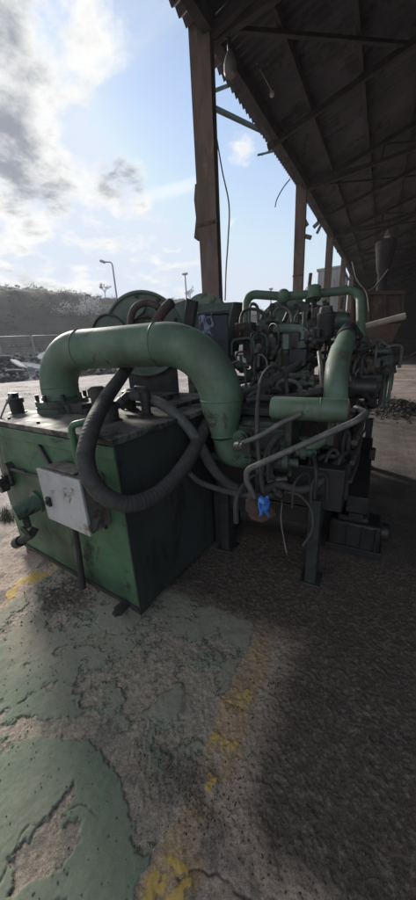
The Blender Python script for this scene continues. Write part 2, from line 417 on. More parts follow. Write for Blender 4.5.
dirt = sst(GX - edge + .12 * (rough_c - .5) + .06 * (rough_f - .5), -.06, .20) * sst((GY - .50) + .12 * (e2 - .5) + .05 * (rough_c - .5), -.05, .08)
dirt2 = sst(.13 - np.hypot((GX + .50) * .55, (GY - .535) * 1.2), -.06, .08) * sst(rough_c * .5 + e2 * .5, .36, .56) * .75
stain = sst(.26 - np.hypot((wx + 1.78) * .95, (wy - .97) * 1.25) + .2 * (e2 - .5), 0, .10) * sst(e3, .25, .5)
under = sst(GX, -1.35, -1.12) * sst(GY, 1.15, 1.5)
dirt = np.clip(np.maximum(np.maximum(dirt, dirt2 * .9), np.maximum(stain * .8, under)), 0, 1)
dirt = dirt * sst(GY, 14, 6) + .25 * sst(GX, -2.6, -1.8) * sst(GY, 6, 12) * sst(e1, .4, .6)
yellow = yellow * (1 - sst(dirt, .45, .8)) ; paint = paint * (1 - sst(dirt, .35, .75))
crack = np.abs(fbm(GX * 1.7 + 5, GY * 1.7, 80, 5, .55) - .5); crack = sst(crack, .006, .001) * (1 - dirt) * sst(e2, .45, .6)
ridge = np.exp(-((pm - .008) / .010) ** 2) * green_zone * sst(e2, .35, .6)
Z = .014 * (e1 - .5) + .008 * (e2 - .5) * (1 - paint * .5) + paint * .0030 + ridge * paint * .006 * sst(e3, .4, .65) + .004 * (fbm(GX * 18, GY * 18, 171, 4, .6) - .5)
Z += (1 - paint * .8) * (.0055 * (rough_c - .5) + .003 * (rough_f - .5)) + dirt * (.004 * (fbm(GX * 45, GY * 45, 101, 4, .75) - .4) + .0035 * rough_f + .004) + yellow * .002 - crack * .006
Z -= .005 * sst(hole_poly, .002, -.004) + .002 * sst(bare_poly, .002, -.003)
Z = Z * near2 + (1 - near2) * near * .03 * (e1 - .5)
Z = Z + 0.0
tone = fbm(GX * 1.1, GY * 1.1, 120, 6, .6)
out = sst(-GX, 2.7, 3.6)
def lerp(a, b, k): return a[..., None] * 0 + a[..., None] if False else a * (1 - k[..., None]) + b * k[..., None]
base = np.zeros(GX.shape + (3,)) + np.array((.36, .278, .218))
base = lerp(base, np.array((.46, .36, .285)), sst(tone, .42, .62)); base = lerp(base, np.array((.15, .128, .112)), sst(e2, .55, .72) * .7)
base = lerp(base, np.array((.33, .27, .24)), out * .8)
base = lerp(base, np.array((.12, .105, .095)), out * sst(fbm(GX * .35, GY * .9, 131, 5, .6), .52, .66) * .7)
base = lerp(base, np.array((.24, .235, .185)), green_zone * .45 * (1 - out))
gp = lerp(np.zeros(GX.shape + (3,)) + np.array((.27, .26, .20)), np.array((.165, .198, .142)), sst(wy - .05 * e1, .66, .40))
gp = lerp(gp, np.array((.25, .225, .175)), sst(fbm(GX * 5, GY * 5, 140, 5), .46, .72) * (.25 + .45 * sst(GY, .4, .7)))
gp = lerp(gp, np.array((.07, .11, .08)), np.exp(-((pm - .004) / .008) ** 2) * .9)
base = lerp(base, np.array((.40, .27, .12)), ghost * (1 - dirt * .7) * sst(line_n, .25, .45) * .95)
base = lerp(base, np.array((.045, .04, .036)), crack * .75)
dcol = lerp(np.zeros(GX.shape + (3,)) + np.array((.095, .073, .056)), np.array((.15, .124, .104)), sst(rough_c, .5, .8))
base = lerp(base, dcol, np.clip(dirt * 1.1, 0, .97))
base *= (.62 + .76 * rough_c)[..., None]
gp *= (.86 + .28 * rough_c)[..., None]
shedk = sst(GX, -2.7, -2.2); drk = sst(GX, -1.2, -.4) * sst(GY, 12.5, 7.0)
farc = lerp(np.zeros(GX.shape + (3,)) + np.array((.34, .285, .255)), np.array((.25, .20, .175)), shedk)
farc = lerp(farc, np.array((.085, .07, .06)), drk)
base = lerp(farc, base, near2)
film = np.minimum.reduce([pm * .22 + .005, bare_poly, hole_poly, pink_poly, wx + 2.08, -.485 - wx, (2.2 - GY) * .2])
film = np.where(yl2 > .5, -.01, film)
yfield = np.minimum(.052 - np.abs(wx + .42), (line_n - .69) * .12)
for pg in YPOLY: yfield = np.maximum(yfield, -poly_sdf(wx, wy, pg) - warp2 * .5)
yfield = np.maximum(yfield, np.minimum(.068 - np.abs(wx + 2.17), (fbm(GX * 10, GY * 10, 67, 5, .6) - .45) * .12))
filmc = np.stack([film, yfield, dirt, near2], -1)
ny, nx = GX.shape
idx = np.arange(nx * ny).reshape(ny, nx)
quads = np.stack([idx[:-1, :-1], idx[:-1, 1:], idx[1:, 1:], idx[1:, :-1]], -1).reshape(-1, 4)
me = bpy.data.meshes.new('ground')
me.vertices.add(nx * ny); me.vertices.foreach_set('co', np.stack([GX, GY, Z], -1).astype(np.float32).ravel())
me.loops.add(quads.size); me.loops.foreach_set('vertex_index', quads.astype(np.int32).ravel())
me.polygons.add(len(quads)); me.polygons.foreach_set('loop_start', np.arange(0, quads.size, 4, dtype=np.int32)); me.polygons.foreach_set('loop_total', np.full(len(quads), 4, np.int32))
me.update(calc_edges=True)
ca = me.color_attributes.new('tone', 'FLOAT_COLOR', 'POINT')
ca.data.foreach_set('color', np.concatenate([base, near2[..., None]], -1).astype(np.float32).ravel())
cm = me.attributes.new('film', 'FLOAT_COLOR', 'POINT'); cm.data.foreach_set('color', filmc.astype(np.float32).ravel())
cm = me.attributes.new('paint_tone', 'FLOAT_COLOR', 'POINT'); cm.data.foreach_set('color', np.concatenate([gp, np.ones(GX.shape + (1,))], -1).astype(np.float32).ravel())
me.polygons.foreach_set('use_smooth', np.ones(len(quads), bool))
gm = bpy.data.materials.new('worn_painted_concrete'); gm.use_nodes = True
t = NT(gm.node_tree); b = t.n['Principled BSDF']
at_ = t.node('ShaderNodeAttribute', attribute_name='tone'); tc = t.node('ShaderNodeTexCoord').outputs['Object']
n_ = t.noise(tc, 55, 8, .7); n2_ = t.noise(tc, 1.5, 8, .65)
c_ = t.mix(t.ramp(n_, .35, .75, 0, .3), at_.outputs['Color'], (.06, .055, .05))
fa_ = t.node('ShaderNodeAttribute', attribute_name='film'); sx_ = t.node('ShaderNodeSeparateColor'); t.l.new(fa_.outputs['Color'], sx_.inputs[0])
rag = t.math('ADD', t.math('MULTIPLY', t.math('SUBTRACT', t.noise(tc, 70, 6, .65), .5), .030), t.math('MULTIPLY', t.math('SUBTRACT', t.noise(tc, 22, 5, .6), .5), .022))
keepf = t.math('MULTIPLY', t.ramp(sx_.outputs[2], .65, .35), fa_.outputs['Alpha'])
ff_ = t.math('ADD', sx_.outputs[0], rag); yf_ = t.math('ADD', sx_.outputs[1], t.math('MULTIPLY', rag, .8))
pm_ = t.math('MULTIPLY', t.ramp(ff_, -.0006, .0006), keepf); ym_ = t.math('MULTIPLY', t.ramp(yf_, -.0006, .0006), keepf)
rim_ = t.math('MULTIPLY', t.math('MULTIPLY', t.ramp(ff_, -.0075, -.001), t.ramp(ff_, .001, 0)), t.math('MULTIPLY', keepf, t.ramp(t.noise(tc, 12, 4, .6), .40, .58, 0, .85)))
c_ = t.mix(rim_, c_, (.05, .043, .036))
c_ = t.mix(pm_, c_, t.node('ShaderNodeAttribute', attribute_name='paint_tone').outputs['Color'])
c_ = t.mix(t.math('MULTIPLY', ym_, t.ramp(t.noise(tc, 90, 5, .6), .3, .5, .6, .95)), c_, (.54, .36, .095))
pm_ = t.math('MAXIMUM', pm_, ym_)
sp_ = t.ramp(t.noise(tc, 240, 5, .7), .34, .66, -.4, .4); sp_ = t.math('MULTIPLY_ADD', sp_, t.math('MULTIPLY_ADD', pm_, -.7, 1.0), 1.0); cs_ = t.node('ShaderNodeCombineXYZ')
for q in range(3): t.put(cs_.inputs[q], sp_)
mu_ = t.node('ShaderNodeMix', data_type='RGBA', blend_type='MULTIPLY'); mu_.inputs[0].default_value = 1; t.put(mu_.inputs[6], c_); t.l.new(cs_.outputs[0], mu_.inputs[7]); c_ = mu_.outputs[2]
f1_ = t.noise(tc, .55, 9, .66, .4); f2_ = t.noise(tc, 3.5, 8, .7, .3)
fm_ = t.math('MULTIPLY', t.math('MULTIPLY', t.ramp(f1_, .36, .62, .55, 1.15), t.ramp(f2_, .32, .62, .62, 1.12)), t.ramp(t.noise(tc, 60, 8, .75), .35, .65, .6, 1.5))
farx = t.node('ShaderNodeMix', data_type='RGBA', blend_type='MULTIPLY'); farx.inputs[0].default_value = 1
t.put(farx.inputs[6], at_.outputs['Color']); cmb = t.node('ShaderNodeCombineXYZ')
for q in range(3): t.put(cmb.inputs[q], fm_)
t.l.new(cmb.outputs[0], farx.inputs[7])
c_ = t.mix(at_.outputs['Alpha'], farx.outputs[2], c_)
t.put(b.inputs['Base Color'], c_); b.inputs['Roughness'].default_value = .88
hh_ = t.math('MULTIPLY', t.noise(tc, 260, 8, .75), t.math('MULTIPLY_ADD', pm_, -.75, 1.0))
hh_ = t.math('ADD', hh_, t.math('MULTIPLY', pm_, .6)); hh_ = t.math('ADD', hh_, t.math('MULTIPLY', t.noise(tc, 45, 6, .65), .8))
t.put(b.inputs['Normal'], t.bump(hh_, .6, .003))
me.materials.append(gm)
go = bpy.data.objects.new('ground', me); COL.objects.link(go); go['kind'] = 'structure'
def ground_z(x, y):
    i = int(np.clip(np.searchsorted(gx_, x), 0, nx - 1)); j = int(np.clip(np.searchsorted(gy_, y), 0, ny - 1)); return float(Z[j, i])

# loose grit on the dark side of the floor and around the stain
mb = MB()
def grit(x, y, r):
    mb.rock((x, y, ground_z(x, y) + r * .3), r, (1, random.uniform(.6, 1), random.uniform(.5, .9)), .28)
for i in range(5200):
    x = random.uniform(-.42, .9); y = random.uniform(.42, 2.2) if random.random() < .5 else random.uniform(.42, 1.1)
    if x < -.34 and random.random() < .6: continue
    grit(x, y, random.choice((.0012, .0015, .002, .0025, .003, .0045)) * (1 + (y > 1) * .5))
for i in range(420):
    grit(random.gauss(-.50, .11), random.gauss(.535, .045), random.uniform(.0015, .004))
for i in range(420):
    grit(random.gauss(-1.78, .12), random.gauss(.97, .09), random.uniform(.002, .007))
for i in range(900):
    grit(random.uniform(-2.4, -.4), random.uniform(.1, 1.1), random.uniform(.0012, .0036))
mb.build('gravel', 'gravel', kind='stuff')

# ------------------------------------------------------------------ the shed
def ze(y): return float(np.interp(y, [-2, 4.2, 6, 10.8, 24, 62], [5.05, 5.46, 5.61, 5.95, 6.56, 6.56]))
SPANS = ((-1.5, 4.2), (4.2, 6), (6, 10.8), (10.8, 24), (24, 61.8))
XE, XR, PT = -2.56, 7.0, math.tan(R(15))
def zr(x, y): return ze(y) + PT * (min(x, 2 * XR - x) - XE)
shed = thing('industrial_shed', 'open-sided shed with sooty corrugated roof on rusty steel columns, right of the sky', 'shed', (-2.4, 0, 0))
def roof_sheet(x0, x1, y0, y1, step, amp):
    ys = np.arange(y0, y1 + step, step); m = MB(); vs = []
    for i, y in enumerate(ys):
        off = amp * math.sin(i * math.pi / 2)
        for x in (x0, x1): vs.append((x, y, zr(x, y) + off))
    fs = [(2 * i, 2 * i + 1, 2 * i + 3, 2 * i + 2) for i in range(len(ys) - 1)]
    m.add(vs, fs); return m
for a, b_ in ((XE, XR), (XR, 2 * XR - XE)):
    o = roof_sheet(a, b_, -1.6, 62, .04, .028).build('roof_sheet', 'roof', shed, smooth=60)
    so_ = o.modifiers.new('thickness', 'SOLIDIFY'); so_.thickness = .012; so_.offset = 1
for i in range(11):
    x = -1.62 + i * .86
    m = MB()
    for ya, yb in SPANS:
        m.beam((x, ya, zr(x, ya) - .085), (x, yb, zr(x, yb) - .085), .06, .13)
    m.build('purlin', 'steelwork', shed)
cols_y = [4.7 + 5.85 * i for i in range(-1, 10)]
for k in range(23):
    y = 4.7 - 5.85 * 2 + 2.925 * k
    if y < -1.4 or y > 61: continue
    m = MB(); m.beam((XE + .1, y, zr(XE + .1, y) - .22), (XR, y, zr(XR, y) - .22), .08, .10); m.beam((XR, y, zr(XR, y) - .22), (2 * XR - XE, y, zr(2 * XR - XE, y) - .22), .08, .10)
    m.build('rafter', 'steelwork', shed)
for y in cols_y:
    m = MB(); z0 = ze(y) - .12
    m.beam((-2.3, y + .12, z0), (XR, y + .12, z0 + .75), .08, .09); m.beam((XR, y + .12, z0 + .75), (2 * XR + 2.3, y + .12, z0), .08, .09)
    for j in range(8):
        xa = -1.6 + j * 1.15; za = z0 + (xa + 2.3) / 9.3 * .75
        m.beam((xa, y + .12, za), (xa + .05, y + .12, zr(xa, y) - .2), .05, .05)
        if j < 7: m.beam((xa, y + .12, zr(xa, y) - .2), (xa + 1.15, y + .12, za + .09), .05, .05)
    m.build('tie_truss', 'steelwork', shed)
    if y < 50:
        m = MB(); m.beam((-2.25, y, zr(-2.25, y) - .17), (2.0, y + 5.85, zr(2.0, y + 5.85) - .17), .06, .05); m.build('roof_brace', 'steelwork', shed)
m = MB()
for ya, yb in SPANS:
    m.beam((-2.28, ya, ze(ya) - .05), (-2.28, yb, ze(yb) - .05), .12, .20)
m.build('eaves_beam', 'steelwork', shed)
def column(x, y, zt):
    m = MB()
    m.box((x, y - .055, zt / 2), (.30, .018, zt)); m.box((x, y + .055, zt / 2), (.30, .018, zt)); m.box((x, y, zt / 2), (.014, .092, zt))
    c = m.build('column', 'column', shed, bevel=.003)
    m = MB(); m.box((x, y - .068, zt * .61), (.33, .008, .05)); m.build('splice_plate', 'rust', c)
    for sx in (-.1, .1):
        m = MB(); m.cyl((x + sx, y - .07, zt * .61), (x + sx, y - .09, zt * .61), .014, n=8); m.build('bolt', 'rust', c)
for y in cols_y: column(-2.4, y, ze(y) + .02)
m = MB(); m.box((16.7, 30.2, 3), (.1, 63.6, 6.4)); m.build('side_wall', 'wall', shed)
m = MB(); m.box((7, 62.2, 4.6), (19.2, .2, 9.4)); m.build('end_wall', 'wall', shed)
m = MB(); m.box((-2.62, 47, 3.3), (.06, 30, 6.6)); m.build('side_cladding', 'wall', shed)
# green struts from the first column out to the eaves
for p, q, r in (((-3.172, 6.609, 5.887), (-2.757, 8.137, 6.117), .045), ((-3.148, 6.585, 6.106), (-3.030, 7.307, 6.561), .035), ((-3.453, 9.861, 6.596), (-3.149, 11.232, 7.215), .03), ((-3.357, 9.913, 6.591), (-3.340, 11.151, 7.283), .02)):
    m = MB(); d = Vector(q) - Vector(p); m.beam(p, q, r * 1.5, r * 1.5); m.build('strut', 'strut', shed, bevel=.004)

# small things hung from the shed
th = thing('hanging_lamp', 'dusty bell-shaped lamp hung from a hook beside the top of the nearest column', 'lamp', (-2.059, 4.811, 5.072))
L = th.location
m = MB(); m.lathe(L + Vector((0, 0, -.11)), (0, 0, .24), [(0, .065), (.12, .082), (.45, .082), (.7, .062), (.9, .035), (1, .026)], 24); m.build('lamp_shade', 'lampgrey', th)
m = MB(); m.cyl(L + Vector((0, 0, .12)), L + Vector((-.01, 0, .24)), .028); m.build('lamp_neck', 'dark', th)
m = MB(); m.ring(L + Vector((-.03, 0, .36)), (0, 1, .3), .09, .010); m.tube([L + Vector((-.03, 0, .44)), L + Vector((-.02, .05, .62))], .008, 6); m.build('hook', 'tube', th)
th = thing('pendant_bulb', 'thin diagonal flex with a small white bulb under the roof sheets', 'lamp', (-2.007, 6.429, 5.598))
m = MB(); m.tube([(-2.242, 5.594, 5.974), (-2.113, 5.946, 5.756), (-2.028, 6.441, 5.662)], .010, 6); m.build('flex', 'pole', th)
m = MB(); m.ball(th.location, .042); m.cyl((-2.037, 6.442, 5.678), th.location, .018); m.build('bulb', 'bulb', th)
for p, lab in (((-0.201, 18.535, 6.184), 'pale pendant lamp hung high over the brown hopper'), ((-0.701, 24.675, 7.191), 'tiny far pendant lamp left of the funnel')):
    th = thing('shed_lamp', lab, 'lamp', p, 'pendant lamps deep in the shed'); P = Vector(p)
    m = MB(); m.lathe(P, (0, 0, .3), [(0, .13), (.35, .12), (.7, .05), (1, .04)]); m.build('lamp_shade', 'bulb', th)
    m = MB(); m.tube([P + Vector((0, 0, .3)), Vector((P.x, P.y, zr(P.x, P.y) - .1))], .02, 6); m.build('flex', 'dark', th)
m = MB(); m.tube(smooth_path([(-2.922, 6.099, 5.287), (-2.763, 5.993, 4.612), (-2.590, 5.865, 4.019), (-2.540, 5.671, 3.434), (-2.516, 5.495, 2.933), (-2.429, 5.227, 2.416)]), .013, 8)
tag(m.build('cable', 'dark'), 'long black cable hanging slackly beside the nearest column', 'cable')
m = MB(); m.tube(smooth_path([(-3.030, 11.675, 6.614), (-3.195, 11.485, 6.356), (-3.325, 11.290, 6.036), (-3.354, 11.184, 5.799)]), .018, 6)
tag(m.build('bent_wire', 'dark'), 'short bent wire dangling from the eaves before the second column', 'wire')
m = MB(); m.prism([(-2.978, 5.370, 4.244), (-2.890, 5.418, 4.239), (-2.821, 5.169, 3.481), (-2.835, 5.108, 3.341), (-2.898, 5.092, 3.392), (-2.904, 5.208, 3.706), (-2.965, 5.282, 3.992)], (.02, .05, 0))
tag(m.build('torn_strip', 'column'), 'torn rusty strip peeling off the left of the nearest column', 'metal strip')
for (px, lab, bits) in ((0, 'broken floodlight bracket on the second column', [((-3.015, 14.031, 6.116), (.16, .1, .34), .5), ((-2.852, 13.911, 5.560), (.26, .1, .14), -.4), ((-3.044, 13.767, 5.462), (.2, .1, .06), 0)]),
                        (1, 'twisted bracket hanging left of the third column', [((-3.361, 18.397, 7.313), (.42, .1, .16), .6), ((-3.247, 18.369, 7.071), (.12, .1, .4), -.5)])):
    th = thing('light_bracket', lab, 'bracket', bits[0][0], 'brackets on the columns')
    for c, s_, a in bits:
        m = MB(); X_ = Vector((math.cos(a), 0, math.sin(a))); m.box(c, s_, (X_, Vector((0, 1, 0)), X_.cross(Vector((0, 1, 0))))); m.build('bracket_arm' if s_[2] < .2 else 'lamp_box', 'dark', th, bevel=.01)
m = MB(); m.cyl((-2.08, 9.55, 0), (-2.0, 10.35, 3.6), .05); m.build('pipe', 'column').name = 'drain_pipe'
tag(bpy.data.objects['drain_pipe'], 'leaning rusty drain pipe before the second column', 'pipe')

# ------------------------------------------------------------------ oil tank (its own frame: w to the left, d away from the camera)
TA = R(-4.7); N0 = Vector((-1.154, 1.062, 0)); EW = Vector((-math.cos(TA), -math.sin(TA), 0)); ED = Vector((-math.sin(TA), math.cos(TA), 0)); EZ = Vector((0, 0, 1))
AX = (EW, ED, EZ)
def T(w_, d_, z_): return N0 + EW * w_ + ED * d_ + EZ * z_
tank = thing('oil_tank', 'large square dark green oil tank with a grey control box on its front', 'tank', T(.74, .75, 0))
W_, D_ = 1.475, 1.5
m = MB(); m.box(T(W_ / 2, D_ / 2, .61), (W_, D_, 1.1), AX); body = m.build('tank_body', 'tank', tank, bevel=.006)
m = MB(); m.box(T(W_ / 2, -.006, 1.118), (W_ + .02, .022, .075), AX); m.build('top_rail', 'tank', tank, bevel=.004)
m = MB(); m.box(T(W_ / 2, D_ / 2, 1.182), (W_ + .05, D_ + .05, .036), AX); lid = m.build('lid', 'tank_top', tank, bevel=.004)
for w_, d_ in [(.05, .06), (.42, .05), (.80, .05), (1.2, .05), (.05, .55), (.05, 1.0)]:
    m = MB(); m.cyl(T(w_, d_, 1.2), T(w_, d_, 1.213), .012, n=6); m.build('bolt', 'dark', lid)
for w_, d_ in ((.06, .06), (W_ - .06, .06), (.06, D_ - .06), (W_ - .06, D_ - .06)):
    m = MB(); m.box(T(w_, d_, .03), (.09, .09, .062), AX); m.build('foot', 'dark', tank, bevel=.006)
# near-black plate over the tank's right side, diagonal stay, bottom lip
m = MB(); m.box(T(-.004, D_ / 2 - .002, .61), (.012, D_ + .002, 1.108), AX); m.build('dark_side_plate', 'black', tank, label='near-black side plate facing the machine')
m = MB(); m.beam(T(.735, -.012, 1.075), T(.635, -.012, .93), .03, .022, up=tuple(ED)); m.build('diagonal_stay', 'dark', tank, bevel=.003)
m = MB(); m.box(T(W_ / 2, -.006, .075), (W_, .014, .03), AX); m.build('bottom_lip', 'dark', tank)
# control box
cb_ = MB(); cb_.box(T(.325, -.070, .83), (.405, .136, .325), AX); cbx = cb_.build('control_box', 'enclosure_dirty', tank, bevel=.006, label='control box with dirt-brown top and sides')
m = MB(); m.box(T(.325, -.148, .83), (.415, .018, .335), AX); door = m.build('box_door', 'enclosure', cbx, bevel=.004)
m = MB(); m.box(T(.460, -.166, .80), (.034, .018, .058), AX); m.cyl(T(.460, -.174, .80), T(.460, -.186, .80), .012); m.build('lock', 'dark', cbx, bevel=.003)
for w_, s_ in ((.325, .03), (.15, .022)):
    m = MB(); m.cyl(T(w_, -.03, .67), T(w_, -.03, .635), s_ * .5); m.build('cable_gland', 'dark', cbx)
m = MB(); m.box(T(.325, -.1385, .83), (.409, .004, .329), AX); m.build('door_seal', 'black', cbx)
m = MB(); m.box(T(.36, -.07, 1.001), (.28, .10, .012), AX); m.build('dust_crust', 'enclosure_dirty', cbx, bevel=.005)
# sight rod below the box
m = MB(); m.tube([T(.455, -.045, .665), T(.470, -.050, .40), T(.505, -.055, .055)], .021, 12); m.build('level_rod', 'dark', tank)
# drain plug at the near corner
m = MB(); m.cyl(T(.11, -.02, .075), T(.11, -.085, .075), .034); m.cyl(T(.11, -.085, .075), T(.11, -.11, .072), .022, n=6); m.build('drain_plug', 'dark', tank)
# valve group at the left
m = MB(); m.cyl(T(.95, 0, .60), T(.99, -.16, .575), .062, n=24); m.cyl(T(.975, -.11, .55), T(.975, -.11, .44), .026); m.cyl(T(.97, 0, .60), T(.97, -.02, .60), .085, n=24)
vb = m.build('valve_body', 'green', tank)
m = MB(); c = T(.955, -.14, .42); m.ring(c, ED + EZ * .3, .044, .009, 24, 8)
for a in (0, 60, 120):
    x, y, _ = frame(ED + EZ * .3); dd = x * math.cos(R(a)) + y * math.sin(R(a)); m.tube([c - dd * .042, c + dd * .042], .006, 6)
m.build('handwheel', 'dark', vb)
m = MB(); m.tube(fillet([T(.985, -.06, .40), T(.985, -.10, .36), T(1.12, -.14, .28)], .03), .030, 12); m.cyl(T(1.10, -.135, .29), T(1.15, -.15, .262), .042); m.build('spout', 'dark', vb)
m = MB(); m.tube([T(.72, -.01, .70), T(.93, -.03, .59)], .004, 6); m.build('chain', 'dark', vb)
# gauge and pipework at far left of the front
m = MB(); m.cyl(T(1.24, 0, .83), T(1.24, -.05, .83), .045); m.box(T(1.30, -.03, .72), (.06, .06, .10), AX); m.cyl(T(1.30, -.06, .72), T(1.30, -.11, .72), .034); m.tube(fillet([T(1.0, -.02, .83), T(1.24, -.03, .83), T(1.24, -.03, .70)], .04), .014); m.cyl(T(1.33, -.03, .66), T(1.33, -.09, .66), .035)
m.build('gauge_fittings', 'dark', tank)
m = MB(); m.tube(fillet([T(.78, -.006, .83), T(1.05, -.03, .83), T(1.24, -.03, .83)], .03), .011); m.build('gauge_line', 'dark', tank)
# grab handle over the front edge
m = MB(); m.tube(fillet([T(.20, .05, 1.2), T(.20, .03, 1.27), T(.29, -.035, 1.25), T(.285, -.04, .99)], .035), .019, 12); m.build('grab_handle', 'tank', tank)
# filler breathers and stubs on the lid
def stub(w_, d_, r, h, mname='dark', cap=True):
    m = MB(); m.lathe(T(w_, d_, 1.2), EZ * h, [(0, r * 1.35), (.06, r * 1.35), (.07, r), (.62, r), (.63, r * 1.25), (.9, r * 1.25), (1, r * .7)], 20); return m.build('breather', mname, tank)
stub(1.42, .22, .05, .13); m = MB(); m.tube(smooth_path([T(1.42, .20, 1.33), T(1.36, .18, 1.36), T(1.30, .10, 1.30), T(1.29, .0, 1.14), T(1.30, -.03, .95), T(1.33, -.03, .84), T(1.36, -.02, .76)]), .007, 6); m.build('gauge_wire', 'pole', tank)
m = MB(); m.box(T(1.43, .22, 1.345), (.07, .05, .03), AX); m.build('breather_cap', 'dark', tank)
stub(.62, .42, .055, .20); stub(.52, .62, .042, .16); stub(.36, .30, .05, .12)
stub(.24, .50, .032, .18)
m = MB()
for i in range(5): m.cyl(T(.70 + .07 * i, .36 + .05 * (i % 3), 1.2), T(.70 + .07 * i, .36 + .05 * (i % 3), 1.245 + .02 * (i % 2)), .025 + .008 * (i % 2))
m.box(T(.82, .40, 1.24), (.16, .10, .07), AX); m.build('lid_valve', 'dark', tank, bevel=.004)
m = MB(); m.tube(fillet([T(1.02, 1.15, 1.2), T(1.02, 1.15, 1.30), T(.86, 1.15, 1.30), T(.86, 1.15, 1.2)], .02), .012, 8); m.build('lifting_handle', 'dark', tank)
m = MB(); m.box(T(.45, .95, 1.215), (.5, .34, .03), AX); m.box(T(.42, .92, 1.25), (.05, .30, .045), AX); m.build('inspection_cover', 'tank_top', tank, bevel=.004)

# ------------------------------------------------------------------ big green suction pipe
A0 = Vector((-2.24, 1.60, 1.2)); ZT = 1.655
B1 = Vector((-0.890, 1.814, 1.267)); B2 = Vector((-0.868, 1.788, 1.038)); B3 = Vector((-0.841, 1.824, 0.838))
BX = Vector((B1.x - .035, B1.y - .01, ZT))
sp = thing('suction_pipe', 'fat green pipe arching from the tank lid down to the pump', 'pipe', A0)
path = fillet([A0, Vector((A0.x, A0.y, ZT)), BX, B1], [.29, .40], 16)
m = MB(); m.tube(path, .142, 36); pipe = m.build('pipe', 'pipe', sp)
m = MB(); m.lathe(A0, EZ * .115, [(0, .20), (.32, .20), (.33, .19), (.40, .19), (.41, .20), (.8, .20), (.82, .155), (1, .15)], 36); m.build('flange', 'green', sp)
for i in range(8):
    a = i * math.pi / 4 + .2; c = A0 + Vector((math.cos(a) * .178, math.sin(a) * .178, .09)); m = MB(); m.cyl(c, c + EZ * .05, .017, n=6); m.build('flange_bolt', 'dark', sp)
def weld(p, axis_, r):
    m = MB(); m.ring(p, axis_, r, .0055, 40, 6); m.build('weld_seam', 'pipe', pipe)
hx = (BX - Vector((A0.x, A0.y, ZT))).normalized()
weld(Vector((A0.x, A0.y, ZT)) + hx * .295, hx, .142); weld(BX - hx * .40, hx, .142); weld(A0 + EZ * .19, EZ, .142); weld(B1 + EZ * .02, EZ, .142)
dn = B2 - B1
m = MB(); m.tube([B1 + EZ * .004, B1 * .75 + B2 * .25, B1 * .4 + B2 * .6, B2], [.143, .135, .108, .086], 36); m.build('reducer', 'pipe', sp)
m = MB(); m.ring(B2, dn, .086, .009, 32, 8); m.build('weld_seam', 'pipe', sp)
m = MB(); m.tube(fillet([B2, B2 * .3 + B3 * .7 + Vector((-.01, 0, 0)), B3 + Vector((.14, .16, -.02))], .12, 10), .082, 28); m.build('outlet_bend', 'pipe', sp)

# ------------------------------------------------------------------ hoses
def hose(name, pts, r, mname, lab, cat='hose', group=None, ribs=0, n=14, ends=True):
    p = smooth_path(pts, 10)
    L0 = Vector(pts[0])
    if ribs:
        q = resample(p, ribs / 4); rr = []
        for i in range(len(q)): rr.append(r * (1.0, 1.03, 1.045, 1.015)[i % 4])
        m = MB(); m.tube(q, rr, 24)
    else:
        m = MB(); m.tube(p, r, n)
    if not ends:
        return tag(m.build(name, mname), lab, cat, group)
    th = thing(name, lab, cat, L0, group); m.build('hose_body', mname, th)
    for a, b_ in ((Vector(p[0]), Vector(p[1])), (Vector(p[-1]), Vector(p[-2]))):
        d = (b_ - a).normalized(); m = MB(); m.lathe(a - d * r * .6, d * r * 3.2, [(0, r * 1.25), (.45, r * 1.25), (.5, r * 1.12), (1, r * 1.12)], 16); m.build('hose_clamp', 'dark', th)
    return th
hose('suction_hose', [(-1.827, 2.165, 1.669), (-1.779, 2.018, 1.590), (-1.634, 1.686, 1.457), (-1.449, 1.342, 1.361), (-1.290, 1.088, 1.281), (-1.229, 0.970, 1.199), (-1.195, 0.913, 1.127), (-1.143, 0.884, 1.036), (-1.087, 0.907, 0.951), (-1.021, 0.992, 0.884), (-0.963, 1.158, 0.886), (-0.942, 1.378, 0.959), (-0.985, 1.655, 1.051), (-1.089, 2.054, 1.142)], .0425, 'rubber', 'thick ribbed black hose looping in front of the tank corner', ribs=.024)
hose('return_hose', [(-1.582, 1.584, 1.270), (-1.531, 1.632, 1.321), (-1.395, 1.643, 1.309), (-1.212, 1.608, 1.265), (-1.055, 1.595, 1.156), (-0.970, 1.624, 1.012), (-0.924, 1.717, 0.806), (-0.821, 1.784, 0.671), (-0.658, 1.753, 0.668)], .036, 'greyhose', 'smooth grey hose running from the lid down past the big pipe')

# ------------------------------------------------------------------ the long machine behind the tank
def lm(name, m, mname, parent, **k): return m.build(name, mname, parent, **k)
mc = thing('press_machine', 'long dark oil-soaked machine bed crowded with valves and pipes', 'machine', (-.55, 3.0, 0))
def part(name, mname, fn, bevel=0.0, parent=None, label=None):
    m = MB(); fn(m); return m.build(name, mname, parent or mc, bevel=bevel, label=label)
part('bed', 'under_shade', lambda m: m.box((-.56, 3.25, .70), (.92, 2.7, .30)), .01)
part('bed_top', 'dark', lambda m: m.box((-.58, 3.35, 1.00), (.84, 2.3, .26)), .012)
part('casting', 'green', lambda m: (m.box((-.71, 2.02, .97), (.56, .34, .34)), m.box((-.71, 1.835, 1.03), (.50, .03, .16)), m.box((-.71, 1.83, .865), (.58, .05, .05))), .012)
part('casting_window', 'black', lambda m: (m.box((-.60, 1.816, 1.03), (.20, .012, .10)),), .004)
part('casting_boss', 'green', lambda m: m.lathe((-0.660, 1.613, 1.098), (.0, -.06, 0), [(0, .05), (.7, .05), (.72, .038), (1, .038)], 24))
part('underframe', 'under_shade', lambda m: (m.box((-.62, 2.0, .45), (.80, .10, .14)), m.box((-1.0, 3.0, .3), (.08, 2.2, .5)), m.box((-.62, 3.6, .2), (.8, .1, .4))), .008)
